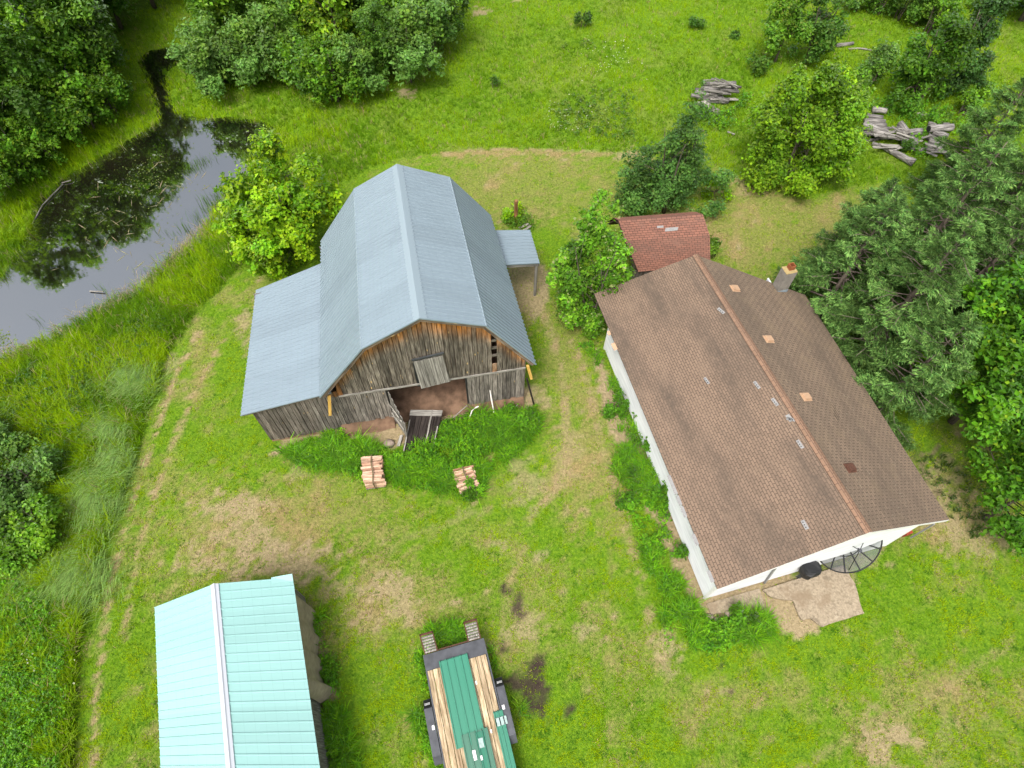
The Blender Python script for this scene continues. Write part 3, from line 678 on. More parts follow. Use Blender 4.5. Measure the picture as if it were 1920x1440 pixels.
# ------------------------------------------------------------------ house
house = thing('white_house', HF.p(hw_len / 2, hw_wid / 2), 'long white sided house with a worn brown shingle gable roof', 'house')
def siding(mb, p, q, z0, top, lap=.11, out=None):
    """lapped boards between plan points p, q; top(t) gives wall height along the run"""
    p, q = np.asarray(p), np.asarray(q); L = np.linalg.norm(q - p); d = (q - p) / L; nn = out
    zmax = max(top(t) for t in np.linspace(0, 1, 21)); k = 0; z = z0
    while z < zmax - .01:
        z2 = min(z + lap, zmax)
        ts = [t for t in np.linspace(0, 1, 81) if top(t) >= z2 - .02]
        if ts:
            a, b = p + d * L * ts[0], p + d * L * ts[-1]
            A = [a + nn * .016 + HF.k * z, b + nn * .016 + HF.k * z, b + nn * .004 + HF.k * z2, a + nn * .004 + HF.k * z2]
            B = [a - nn * .05 + HF.k * z, b - nn * .05 + HF.k * z, b - nn * .05 + HF.k * z2, a - nn * .05 + HF.k * z2]
            mb.hexa([B[0], B[1], A[1], A[0], B[3], B[2], A[2], A[3]], (1, 1, 1), [(0, z), (L, z), (L, z), (0, z), (0, z2), (L, z2), (L, z2), (0, z2)])
        z = z2
zl, zr, zt = 2.55, 2.2, 4.0
hrv = HF.loc(hRF)[1]
def gable(t):
    v = t * hw_wid
    vl, vr = HF.loc(hLF)[1], HF.loc(hEF)[1]
    return (zl + (zt - zl) * (v - vl) / (hrv - vl) if v < hrv else zt + (zr - zt) * (v - hrv) / (vr - hrv)) - .07
m = MB()
siding(m, hC0, hC2, .15, lambda t: 2.5, out=-HF.b); siding(m, hC0, hC1, .15, gable, out=-HF.a)
siding(m, hC1, hC3, .15, lambda t: gable(1) , out=HF.b); siding(m, hC2, hC3, .15, lambda t: gable(t) - .4, out=HF.a)
m.build('wall', SIDING, house)
for p, (su, sv) in ((hC0, (-1, -1)), (hC1, (-1, 1)), (hC2, (1, -1))):
    m = MB(); m.obox(p + HF.a * su * .02 + HF.b * sv * .02, -HF.a * su * .09, HF.k * 2.3, -HF.b * sv * .09); m.build('corner_board', WHITE, house)
m = MB()
for a, b in ((hC0, hC1), (hC0, hC2), (hC1, hC3)):
    c0 = (hC0 + hC3) / 2; m.hexa([LS(x, c0, .012) + HF.k * z for z in (-.1, .15) for x in (a, b)][:0] or [LS(a, c0, .01), LS(b, c0, .01), LS(b, c0, .05), LS(a, c0, .05), LS(a, c0, .01) + HF.k * .15, LS(b, c0, .01) + HF.k * .15, LS(b, c0, .05) + HF.k * .15, LS(a, c0, .05) + HF.k * .15])
m.build('foundation', CONCRETE, house)
def courses(mb, F0, F1, B0, B1, expo=.104, th=.010, mi=0, sag=None, u0=0.):
    """overlapping shingle courses from eave (F1,B1) up to ridge (F0,B0); uv in metres"""
    F0, F1, B0, B1 = map(np.asarray, (F0, F1, B0, B1)); L = np.linalg.norm(B1 - F1); D = np.linalg.norm(F1 - F0)
    nn = np.cross(F1 - F0, B0 - F0); nn /= np.linalg.norm(nn); nn = nn if nn[2] > 0 else -nn
    n = int(round(D / expo)); nu = 24; P = []; U = []; Fc = []
    for i in range(n):
        for s, h in ((i / n, th), ((i + 1) / n, 0.)):
            a, b = LS(F1, F0, s), LS(B1, B0, s); o = len(P)
            for k in range(nu + 1):
                q = LS(a, b, k / nu) + nn * h; w = 0
                if sag: w = sag(k / nu, s)
                P.append(q + np.array([0, 0, w])); U.append((k / nu * L + u0, i * expo + (0.003 if h else expo - .003)))
        o = len(P) - 2 * (nu + 1)
        Fc += [(o + k, o + k + 1, o + nu + 2 + k, o + nu + 1 + k) for k in range(nu)]
        if i:
            pr = o - (nu + 1); Fc += [(pr + k, pr + k + 1, o + k + 1, o + k) for k in range(nu)]
    mb.add(P, Fc, (1, 1, 1), U, mi)
    mb.hexa([F0 - nn * .14, F1 - nn * .13, B1 - nn * .13, B0 - nn * .14, F0 - nn * .085, F1 - nn * .075, B1 - nn * .075, B0 - nn * .085], (1, 1, 1), [(0, 0)] * 8, mi)
    return nn
m = MB(); sagL = lambda t, s: -.03 * math.sin(math.pi * t) * math.sin(math.pi * s) + .010 * math.sin(t * 23 + s * 5) * math.sin(math.pi * s)
nL = courses(m, hRF, hLF, hRB, hLB, mi=0, sag=sagL); nR = courses(m, hRF, hEF, hRB, hEB, mi=1, sag=sagL)
hroof = m.build('roof', [SH_L, SH_R], house)
m = MB()
nb = int(np.linalg.norm(hRB - hRF) / .145)
for i in range(nb):
    a, b = LS(hRF, hRB, i / nb), LS(hRF, hRB, (i + 1) / nb + .002)
    for e in (hLF, hEF):
        s = LS(hRF, e, .033 if e is hEF else .03) - hRF
        k0, k1 = HF.k * .035, HF.k * .022
        m.hexa([a + s, b + s, b + HF.k * .012, a + HF.k * .012, a + s + k0, b + s + k1, b + k1 + HF.k * .02, a + k0 + HF.k * .02][0:8], (1, 1, 1), [(i * .145, .0), (i * .145 + .14, 0), (i * .145 + .14, .14), (i * .145, .14)] * 2)
m.build('ridge_cap', SH_CAP, hroof)
m = MB()
for p, q in ((hLF, hRF), (hRF, hEF)):
    m.hexa([p - HF.k * .16 - HF.a * .004, q - HF.k * .16 - HF.a * .004, q - HF.k * .16 + HF.a * .02, p - HF.k * .16 + HF.a * .02, p - HF.k * .015 - HF.a * .004, q - HF.k * .015 - HF.a * .004, q - HF.k * .015 + HF.a * .02, p - HF.k * .015 + HF.a * .02])
m.build('bargeboard', WHITE, house)
def slopept(px, py, left=True, off=.0):
    n = nL if left else nR; p = on_plane(px, py, hRF, n); return p + n * off
dA = (hRB - hRF) / np.linalg.norm(hRB - hRF)
def sloped_box(mb, px, py, w, l, h, left, off=.004, tilt=0., col=(1, 1, 1)):
    n = nL if left else nR; c = slopept(px, py, left, off); d = np.cross(n, dA); ca, sa = math.cos(tilt), math.sin(tilt); e1 = dA * ca + d * sa; e2 = d * ca - dA * sa
    mb.obox(c - e1 * w / 2 - e2 * l / 2, e1 * w, e2 * l, n * h, col)
    return c, e1, e2, n
for x, y, mt in ((1377, 542, TAN), (1440, 637, TAN), (1510, 745, TAN), (1593, 878, RUST)):
    m = MB(); c, e1, e2, n = sloped_box(m, x, y, .36, .44, .03, False, .012); m.obox(c - e1 * .13 - e2 * .17 + n * .03, e1 * .26, e2 * .34, n * .07); o = m.build('roof_vent', mt, hroof)
    if mt is RUST: o['label'] = 'rust speckled roof vent'
for x, y, w, l, t in ((1352, 583, .42, .16, .3), (1325, 714, .38, .14, .1), (1419, 722, .42, .15, .1), (1453, 754, .42, .16, .1), (1486, 787, .5, .15, .9), (1480, 784, .35, .2, .1), (1500, 833, .42, .16, .05), (1509, 984, .40, .17, 0), (1152, 650, .35, .16, 0), (1142, 625, .2, .12, 0)):
    w, l = (w * .8, l * .75) if x > 1200 else (w, l); m = MB(); c, e1, e2, n = sloped_box(m, x, y, w, l, .006, True, .013, t)
    o = m.build('shingle_patch', GREYP if x > 1200 else TAN, hroof)
    if 1300 < x < 1510 and l < .14:
        for k in (-1, 0, 1): m = MB(); m.obox(c + e1 * (k * .09 - .015) + n * .0085, e1 * .035, e2 * .035, n * .004); m.build('nail_hole', BLACK, o)
# pale starter shingles peeping out at the eave
for k, (f0, f1) in enumerate(((.02, .05), (.12, .15), (.20, .23), (.235, .262), (.267, .30), (.30, .325))):
    a, b = LS(hLF, hLB, f0), LS(hLF, hLB, f1); s = (hLF - hRF) / np.linalg.norm(hLF - hRF); m = MB(); m.obox(a - s * .02 + nL * .0, b - a, s * .12, nL * .012); m.build('starter_shingle', GREYP, hroof)
# chimney
ch = MB(); cb = slopept(1462, 545, False, -.25); ct = HF.k * 1.62; w, l = .52, .42
cb = cb + HF.k * 0
ch.obox(cb - HF.a * l / 2 - HF.b * w / 2, HF.b * w, HF.a * l, ct); cho = ch.build('chimney', BLOCK, hroof)
m = MB(); T = cb + ct; w2, l2 = w * .5 + .01, l * .5 + .01
m.hexa([T - HF.a * l2 - HF.b * w2, T - HF.a * l2 + HF.b * w2, T + HF.a * l2 + HF.b * w2, T + HF.a * l2 - HF.b * w2] + [T + HF.k * .07 + HF.a * a * .75 + HF.b * b * .75 for a, b in ((-l2, -w2), (-l2, w2), (l2, w2), (l2, -w2))]); m.build('mortar_cap', YCAP, cho)
m = MB(); q = .115; T2 = T + HF.k * .05
ring = [(-q, -q), (-q, q), (q, q), (q, -q)]; R = [(-q * .78, -q * .78), (-q * .78, q * .78), (q * .78, q * .78), (q * .78, -q * .78)]
P = [T2 + HF.a * a + HF.b * b for a, b in ring] + [T2 + HF.a * a + HF.b * b + HF.k * .24 for a, b in ring] + [T2 + HF.a * a + HF.b * b + HF.k * .24 for a, b in R] + [T2 + HF.a * a + HF.b * b + HF.k * .03 for a, b in R]
m.add(P, [(i, (i + 1) % 4, 4 + (i + 1) % 4, 4 + i) for i in range(4)] + [(4 + i, 4 + (i + 1) % 4, 8 + (i + 1) % 4, 8 + i) for i in range(4)] + [(8 + i, 8 + (i + 1) % 4, 12 + (i + 1) % 4, 12 + i) for i in range(4)])
m.build('flue', ORANGE, cho)
m = MB(); m.add([q + HF.k * .015 for q in P[12:16]], [(0, 1, 2, 3)]); m.build('flue_bottom', BLACK, cho)  # plain black sheet closing the flue near its foot
m = MB()
fb = cb + HF.k * .1
m.obox(fb - HF.a * (l / 2 + .012) - HF.b * (w / 2 + .012), HF.b * (w + .024), HF.a * (l + .024), HF.k * .42); m.build('flashing', FLASH, cho)
m = MB(); cc = slopept(1460, 546, False, .018); d = np.cross(nR, dA); m.obox(cc - dA * .37 - d * .40, dA * .09, d * .8, nR * .01); m.obox(cc - dA * .37 - d * .42, dA * .7, d * .07 , nR * .01); m.build('white_sealant', WHITE, cho)
# conduit pipe on the gable, propped side panel
m = MB(); g0 = HF.p(0, 0) ; a = on_plane(1424, 1106, hC0 - HF.a * .05, HF.a); b = on_plane(1448, 1073, hC0 - HF.a * .05, HF.a)
m.tube([a - HF.k * .1, a, a + (b - a) * 1.25], .04, 8); m.build('downpipe', GREYP, house)
m = MB(); p = hC1 + HF.b * .95 - HF.a * .05; m.obox(p + HF.k * .25, HF.a * .05, HF.k * 1.55, HF.b * .06); m.obox(p + HF.k * .3 - HF.b * .6 + HF.a * .3, HF.b * .75, HF.k * 1.4, HF.a * .03); m.build('porch_panel', GREYP, house)
m = MB(); p = hC1 + HF.b * .22 - HF.a * .02; m.obox(p + HF.k * .9, HF.b * .28, HF.k * .3, HF.a * .2); m.build('red_box', REDP, house)
# concrete slab
m = MB(); tp = [np.array([*p, .11]) for p in PSLAB]; bt = [np.array([*p, -.1]) for p in PSLAB]; n = len(tp)
m.add(bt + tp, [tuple(range(n, 2 * n))[::-1] if False else tuple(range(n, 2 * n))] + [(i, (i + 1) % n, n + (i + 1) % n, n + i) for i in range(n)])
tag(m.build('concrete_slab', CONCRETE), 'stained concrete slab on the ground under the satellite dish', 'slab')
m = MB(); q = [at(x, y, .05) for x, y in ((1325, 1132), (1424, 1103), (1436, 1140), (1395, 1148), (1350, 1150), (1333, 1152))]
m.add([p - HF.k * .1 for p in q] + q, [tuple(range(6, 12))] + [(i, (i + 1) % 6, 6 + (i + 1) % 6, 6 + i) for i in range(6)])
tag(m.build('broken_footpath', CONCRETE), 'broken pale concrete strip along the near corner of the white house', 'slab')
for i, (x, y, r, lb) in enumerate(((1330, 1158, .16, 'brown stone at the left end of the broken concrete strip'), (1366, 1153, .18, 'rounded tan stone in front of the broken concrete strip'), (1343, 1164, .14, 'small pinkish stone in the weeds at the house corner'))):
    rock('field_stone', atg(x, y), r, lb, seed=5 + i)
# satellite dish
dc = on_plane(1588, 1033, hC0 - HF.a * .75, HF.a); dc = at(1588, 1013, 1.4)
dish = thing('satellite_dish', (dc[0], dc[1], 0), 'large dark mesh satellite dish standing against the white gable wall', 'satellite dish')
ax = -HF.a * .58 - HF.b * .22 + HF.k * .78; ax /= np.linalg.norm(ax); e1 = HF.b - ax * (HF.b @ ax); e1 /= np.linalg.norm(e1); e2 = np.cross(ax, e1)
RD = 1.2
def dp(r, w): return dc + (e1 * math.cos(w) + e2 * math.sin(w)) * r + ax * (.30 * (r / RD) ** 2 - .25)
g = G('dish_screen'); g.b.inputs['Alpha'].default_value = .5; SCREEN = g.done((.11, .12, .13), .6, .2)
m = MB(); P = []; nr, na = 6, 40
for i in range(nr + 1):
    for k in range(na): P.append(dp(RD * max(.04, i / nr), 2 * math.pi * k / na))
m.add(P, [(i * na + k, i * na + (k + 1) % na, (i + 1) * na + (k + 1) % na, (i + 1) * na + k) for i in range(nr) for k in range(na)]); m.build('mesh_screen', SCREEN, dish, True)
for k in range(14):
    w = 2 * math.pi * k / 14; m = MB(); m.tube([dp(RD * t, w) + ax * .012 for t in np.linspace(.05, 1, 7)], .026, 6); m.build('rib', BLACK, dish)
for r in (.55, 1.0):
    m = MB(); m.tube([dp(RD * r, 2 * math.pi * k / 48) + ax * .014 for k in range(49)], .018 if r < 1 else .026, 6); m.build('rim' if r == 1 else 'ring', BLACK, dish)
fc = dc + ax * .95
m = MB()
for k in (1, 5.6, 10.3): m.tube([dp(RD * .93, 2 * math.pi * k / 14), fc], .014, 6)
m.build('feed_strut', BLACK, dish)
m = MB(); m.tube([fc - ax * .1, fc + ax * .06], [.04, .06], 10); m.build('feed_horn', STEEL, dish)
m = MB(); m.tube([np.array([dc[0], dc[1], -.05]) + HF.a * .25, dc - ax * .28], .06, 10); m.build('mast', STEEL, dish)
# black covered box hanging by the dish
bx = on_plane(1518, 1066, hC0 - HF.a * .45, HF.a)
bc = at(1520, 1068, 1.15)
cover = thing('covered_unit', (bc[0], bc[1], 0), 'black cloth covered box on a stand left of the mesh dish', 'covered box')
m = MB(); s = .27; P = []
for z, kx, ky in ((-.42, .75, .8), (-.15, 1., 1.), (.16, 1.02, .98), (.22, .8, .8)):
    for i in range(12):
        w = 2 * math.pi * i / 12; c_, s_ = math.cos(w), math.sin(w); k = 1 / max(abs(c_), abs(s_)) ** 1.; k *= random.uniform(.93, 1.06)
        P.append(bc + HF.b * c_ * s * k * kx * 1.15 + HF.a * s_ * s * k * ky + HF.k * (z + random.uniform(-.03, .03)))
m.add(P, [(j * 12 + i, j * 12 + (i + 1) % 12, (j + 1) * 12 + (i + 1) % 12, (j + 1) * 12 + i) for j in range(3) for i in range(12)] + [tuple(range(36, 48)), tuple(range(12))[::-1]])
m.build('cloth_cover', BLACK, cover)
m = MB(); m.tube([np.array([bc[0], bc[1], 0.]), bc - HF.k * .4], .05, 8); m.tube([bc - HF.b * .2 - HF.k * .38, bc - HF.b * .32 - HF.k * .62], .018, 6); m.build('stand', STEEL, cover)

# ------------------------------------------------------------------ turquoise shed
shed = thing('turquoise_shed', SF.p(-4, 0), 'shed with a pale turquoise ribbed metal roof and a white ridge cap', 'shed')
def down(p_px, z, x1440): # far end of a roof line running down past the lower frame edge
    a = at(*p_px, z); b = at(x1440, 1440, z); return a + (b - a) * 1.25
sRB, sLB, sEB = down((402, 1095), 3.3, 432), down((290, 1139), 2.5, 301), down((549, 1083), 2.5, 600)
m = MB(); n = 24
ribbed(m, sRF, sLF, sLB, sRB, n, .022, .03); ribbed(m, sRF, sEF, sEB, sRB, n, .022, .03)
# curled corner of the last sheet
c0 = LS(sRF, sEF, .72); m.hexa([c0 + [0, 0, .004], sEF + [0, 0, .01], LS(sEF, sEB, .02) + [0, 0, .004], LS(LS(sRF, sEF, .72), LS(sRB, sEB, .72), .02) + [0, 0, .004],
        c0 + [-.02, .05, .03], sEF + [.0, .09, .14], LS(sEF, sEB, .02) + [0, 0, .03], LS(LS(sRF, sEF, .72), LS(sRB, sEB, .72), .02) + [0, 0, .012]])
tro = m.build('roof', TEAL, shed)
m = MB()
for e0, e1 in ((sLF, sLB), (sEF, sEB)):
    a0, a1 = LS(sRF, e0, .055), LS(sRB, e1, .055); k = np.array([0, 0, .03])
    m.hexa([a0 + k * .9, sRF + k, sRB + k, a1 + k * .9, a0 + k * 1.3, sRF + k * 2.1, sRB + k * 2.1, a1 + k * 1.3])
m.tube([sRF + [0, 0, .05], sRB + [0, 0, .05]], .035, 8)
m.build('ridge_cap', TEALCAP, tro)
m = MB(); P0 = [LS(sLF, sRF, .12), LS(sLF, sLB, 1) * 0 + LS(sLB, sRB, .12), LS(sEB, sRB, .12), LS(sEF, sRF, .12)]
P0 = [np.array([q[0], q[1], 0]) for q in P0]
for i, (a, b) in enumerate(zip(P0, P0[1:] + P0[:1])):
    nn = np.cross(b - a, [0, 0, 1]); nn /= np.linalg.norm(nn); m.obox(a - nn * .02, b - a, np.array([0, 0, 2.42]), nn * .03, (.7, 0, 0))
m.build('wall', GREYWOOD, shed)
m = MB(); P = []; n = 26
for i in range(n + 1):
    t = .07 + .45 * i / n; q = LS(sEF, sEB, t); dirv = (sEF - sRF); dirv[2] = 0; dirv /= np.linalg.norm(dirv)
    bulge = .07 + .05 * math.sin(i * .9) + .03 * math.sin(i * 2.3) + (.18 * math.sin((i - n + 5) * .75) if i > n - 5 else 0)
    for h, kk in ((2.4, -.06), (1.7, .6), (.8, 1.), (.05, 1.25)): P.append(np.array([q[0], q[1], h]) + dirv * (bulge * kk - .12) + [0, .03 * math.sin(i * 1.7 + h), 0])
m.add(P, [(4 * i + k, 4 * i + k + 1, 4 * i + 5 + k, 4 * i + 4 + k) for i in range(n) for k in range(3)])
m.build('side_tarpaulin', TARP, shed, True)
m = MB(); a, b = at(596, 1394, .3), at(620, 1412, .05); m.obox(a, np.array([.05, .08, 0]), b - a, np.array([0, 0, .05]), (1.1, 0, 0)); tag(m.build('loose_board', GREYWOOD), 'pale board lying in the weeds beside the turquoise shed', 'board')

# ------------------------------------------------------------------ red shingled shed
red = thing('red_shed', (rRL + rRR) / 2 * [1, 1, 0], 'low brick red shingled gambrel shed behind the white house', 'shed')
m = MB()
back = lambda q, d, z: np.array([q[0], q[1], 0]) + RF_.a * d + [0, 0, z]
dB = abs(RF_.loc(rBL)[0]); dE = abs(RF_.loc(rEL)[0])
courses(m, rRL, rBL, rRR, rBR); courses(m, rBL, rEL, rBR, rER)
courses(m, rRL, back(rRL, dB, 2.45), rRR, back(rRR, dB, 2.45)); courses(m, back(rRL, dB, 2.45), back(rRL, dE, 1.3), back(rRR, dB, 2.45), back(rRR, dE, 1.3))
rro = m.build('roof', SH_RED, red)
for q0, s in ((rRL, 1), (rRR, -1)):
    e = [RF_.loc(x) for x in ((rRL, rBL, rEL) if s == 1 else (rRR, rBR, rER))]
    vv = max(x[1] for x in e) + .25 if s == 1 else min(x[1] for x in e) - .06
    pr = [RF_.p(-dE, vv, 0), RF_.p(-dE, vv, 1.3), RF_.p(-dB, vv, 2.35), RF_.p(0, vv, 2.9), RF_.p(dB, vv, 2.35), RF_.p(dE, vv, 1.3), RF_.p(dE, vv, 0)]
    m = MB(); m.add(pr + [x + RF_.b * .03 for x in pr], [tuple(range(7)), tuple(range(13, 6, -1))], (.7, .1, 0), [(x[0], x[2]) for x in pr] * 2); m.build('end_wall', BARNLOW, red)
m = MB(); wallrun(m, RF_.p(-dE + .12, .35), RF_.p(-dE + .12, RF_.loc(rER)[1] - .1), 0, 1.3, 22); m.build('side_wall', BARNLOW, red)
def on_sheet(px, py, a, b, c):
    n = np.cross(b - a, c - a); n /= np.linalg.norm(n); n = n if n[2] > 0 else -n; return on_plane(px, py, a, n), n
c, n = on_sheet(1258, 430, rRL, rRR, rBL); m = MB(); d = np.cross(n, RF_.b); m.obox(c - RF_.b * .3 - d * .08 + n * .02, RF_.b * .6, d * .16 + RF_.b * .05, n * .008); m.obox(c - RF_.b * .65 + d * .1 + n * .02, RF_.b * .3, d * .1, n * .006); m.build('shingle_patch', GREYP, rro)

# ------------------------------------------------------------------ trailer
tl = thing('flatbed_trailer', TF.p(-2.5, TW / 2), 'plank decked equipment trailer with dark fenders and upright rusty ramps', 'trailer')
TP = lambda u, v, h: TF.p(-u, v, h)            # u towards the viewer from the tail
L0 = 6.2
m = MB()
nb = 11; gap = .018
for i in range(nb):
    a = i / nb * (TW - .1) + .05; wv = (TW - .1) / nb - gap
    m.obox(TP(.52, a, TD - .035 + random.uniform(-.004, .004)), TF.b * wv, TP(L0, a, TD) - TP(.52, a, TD), TF.k * .04, (random.uniform(.85, 1.1), random.choice([0, .1, .5, .8]), 0))
m.build('deck_planks', DECKWOOD, tl)
m = MB(); m.obox(TP(0, 0, TD - .06), TF.b * TW, TP(.51, 0, 0) - TP(0, 0, 0), TF.k * .06); m.build('steel_dovetail', STEEL, tl)
m = MB()
for vv in (-.005, TW - .045): m.obox(TP(.51, vv, TD - .12), TF.b * .05, TP(L0, 0, 0) - TP(.51, 0, 0), TF.k * .13)
m.obox(TP(0, .05, TD - .2), TF.b * (TW - .1), TF.a * -.08, TF.k * .14)
for u in np.arange(.8, 6, .7): m.obox(TP(u, .05, TD - .14), TF.b * (TW - .1), TF.a * -.06, TF.k * .1)
m.build('frame', STEEL, tl)
m = MB(); m.obox(TP(-.03, .1, TD - .1), TF.b * (TW - .2), TF.a * .04, TF.k * .05); m.build('rusty_bumper', RUST, tl)
for v0 in (.06, TW - .55):
    rm = MB(); base = TP(-.05, v0, TD - .02); upv = (TF.k * .78 + TF.a * .52); ln = .95; wd = .46; th = -TF.a * .78 * .05 + TF.k * .5 * .05
    for q in (0, wd - .04): rm.obox(base + TF.b * q, TF.b * .04, upv * ln, th, (1, 1, 1))
    rm.obox(base + upv * (ln - .06), TF.b * wd, upv * .06, th)
    ro = rm.build('loading_ramp', RUST, tl)
    sm = MB()
    for k in range(6): sm.obox(base + TF.b * .04 + upv * (.06 + k * .14) + th * .55, TF.b * (wd - .08), upv * .062, th * .9, (1.1, 0, 0))
    sm.build('ramp_slat', GREYWOOD, ro)
for s, (a_px, b_px) in ((-1, ((803, 1308), (834, 1424))), (1, ((935, 1268), (976, 1384)))):
    u0 = -TF.loc(at(*a_px, .85))[0]; u1 = -TF.loc(at(*b_px, .85))[0]; vi = -.02 if s < 0 else TW + .02; wv = .26 * s
    fm = MB(); zt = TD + .06
    for (ua, ub, za, zb) in ((u0, u0 + .30, zt - .28, zt), (u0 + .30, u1 - .15, zt, zt), (u1 - .15, u1 + .08, zt, zt - .2)):
        fm.hexa([TP(ua, vi, za - .03), TP(ub, vi, zb - .03), TP(ub, vi + wv, zb - .03), TP(ua, vi + wv, za - .03), TP(ua, vi, za), TP(ub, vi, zb), TP(ub, vi + wv, zb), TP(ua, vi + wv, za)])
    fm.obox(TP(u0 + .28, vi + wv - .012 * s, zt - .16), TF.b * .012 * s, TP(u1 - .14, 0, 0) - TP(u0 + .28, 0, 0), TF.k * .155)
    fo = fm.build('fender', STEEL, tl)
    m = MB(); A = TP(u0 + .02, vi + wv * .04, zt - .265); B = TP(u0 + .27, vi + wv * .04, zt - .025); m.obox(A + TF.k * .012, TF.b * wv * .92, B - A, TF.k * .006); m.build('black_step', BLACK, fo)
    m = MB()
    r1 = .13; cA = LS(A, B, .55) + TF.k * .02 + TF.b * wv * .12; up_ = (B - A) / np.linalg.norm(B - A)
    for row in range(2):
        for k in range(4): m.obox(cA + TF.b * wv * (.06 + k * .17) + up_ * (row * .055 - .05), TF.b * wv * .13, up_ * .042, TF.k * .004)
    m.build('white_lettering', WHITE, fo)
    m = MB(); m.obox(TP((u0 + u1) / 2 - .1, vi + wv * .15, zt + .002), TF.b * wv * .3, TF.a * -.13, TF.k * .004); m.build('decal', WHITE, fo)
    for uw in (u0 + .36, u1 - .30):
        c = TP(uw, vi + wv * .5, .36)
        m = MB(); ringp = [(.0, -.11), (.24, -.11), (.33, -.10), (.36, -.06), (.36, .06), (.33, .10), (.24, .11), (0, .11)]; P = []
        for r, x in ringp:
            for k in range(24): w = 2 * math.pi * k / 24; P.append(c + TF.b * x + (TF.a * math.cos(w) + TF.k * math.sin(w)) * max(r, .01))
        m.add(P, [(j * 24 + k, j * 24 + (k + 1) % 24, (j + 1) * 24 + (k + 1) % 24, (j + 1) * 24 + k) for j in range(7) for k in range(24)]); wo_ = m.build('wheel', TYRE, tl, True)
        m = MB(); m.tube([c + TF.b * .105 * s, c + TF.b * .125 * s], [.2, .17], 16); m.build('rim', WHITE, wo_)
m = MB(); m.tube([TP(L0, .3, .6), TP(L0 + 1.3, TW / 2, .6)], .06, 6); m.tube([TP(L0, TW - .3, .6), TP(L0 + 1.3, TW / 2, .6)], .06, 6); m.build('drawbar', STEEL, tl)
# green roofing sheets on the deck
def sheet_stack(name, corners_px, z, ln, mat, label, ribs, layers=1, dz=.022):
    a, b = at(*corners_px[0], z), at(*corners_px[1], z); wv = TF.loc(b)[1] - TF.loc(a)[1]; u0, v0 = -TF.loc(a)[0], TF.loc(a)[1]
    m = MB()
    for k in range(layers):
        zz = z + k * dz; du = .012 * k
        prof = [(0, 0)]
        for i in range(ribs + 1):
            c = i / ribs * wv; c = min(max(c, .025), wv - .025)
            prof += [(c - .022, 0), (c - .016, .036), (c + .016, .036), (c + .022, 0)]
        P = []; U = []
        for u in (u0 + du, u0 + du + ln):
            for x, h in prof: P.append(TP(u, v0 + x, zz + h)); U.append((x, u))
        n = len(prof); m.add(P, [(i, i + 1, n + i + 1, n + i) for i in range(n - 1)], (1, 1, 1), U)
        m.obox(TP(u0 + du, v0 + .004, zz - .018), TF.b * (wv - .008), TP(ln, 0, 0) - TP(0, 0, 0), TF.k * .015)
    return tag(m.build(name, mat), label, 'roofing sheets'), u0, v0, wv
_, su, sv, sw_ = sheet_stack('roofing_sheets', ((823, 1240), (876, 1224)), TD + .025, 2.62, GREENM, 'stack of bright green ribbed roofing sheets along the middle of the trailer deck', 4, 4)
sheet_stack('roofing_sheets', ((864, 1379), (914, 1364)), TD + .11, 3.0, GREENG, 'dull grey green roofing sheets lapped over the near end of the bright green stack', 4, 1)
_, du_, dv_, dw_ = sheet_stack('trim_strip', ((891, 1374), (905, 1370)), TD + .145, 3.0, GREEND, 'dark green metal trim strip lying on top of the dull green sheets', 1, 1)
_, bu_, bv_, bw_ = sheet_stack('trim_bundle', ((924, 1335), (942, 1330)), TD + .02, 3.0, GREENM, 'narrow green trim bundle wrapped in clear tape at the right side of the trailer deck', 2, 4)
def lab(px, py, z, w, l, mat, name, label, cat):
    c = at(px, py, z); m = MB(); m.obox(c - TF.b * w / 2 - TF.a * l / 2, TF.b * w, TF.a * l, TF.k * .005); return tag(m.build(name, mat), label, cat)
CLEAR = mat_plain('cloudy_tape', (.30, .40, .385), .3, 0, .25, 14)
lab(940, 1352, TD + .117, .37, .24, CLEAR, 'clear_tape', 'cloudy clear tape band round the narrow green trim bundle', 'tape')
lab(902, 1393, TD + .176, .16, .27, CLEAR, 'clear_tape', 'cloudy clear tape patch on the dark green trim strip', 'tape')
lab(890, 1416, TD + .14, .10, .28, WHITE, 'white_tag', 'longer white tag lying on the dull green sheets', 'tag')
lab(903, 1421, TD + .18, .06, .13, WHITE, 'white_tag', 'small white tag beside the dark green trim strip', 'tag')
for x, y, t in ((836, 1298, 'small white clip on the deck at the left edge of the bright green sheets'), (893, 1280, 'small white clip at the right edge of the bright green sheets'), (862, 1391, 'small white clip at the left edge of the dull green sheets'), (921, 1371, 'small white clip between the green sheets and the trim bundle')):
    lab(x, y, TD + .012, .05, .11, WHITE, 'white_clip', t, 'clip')

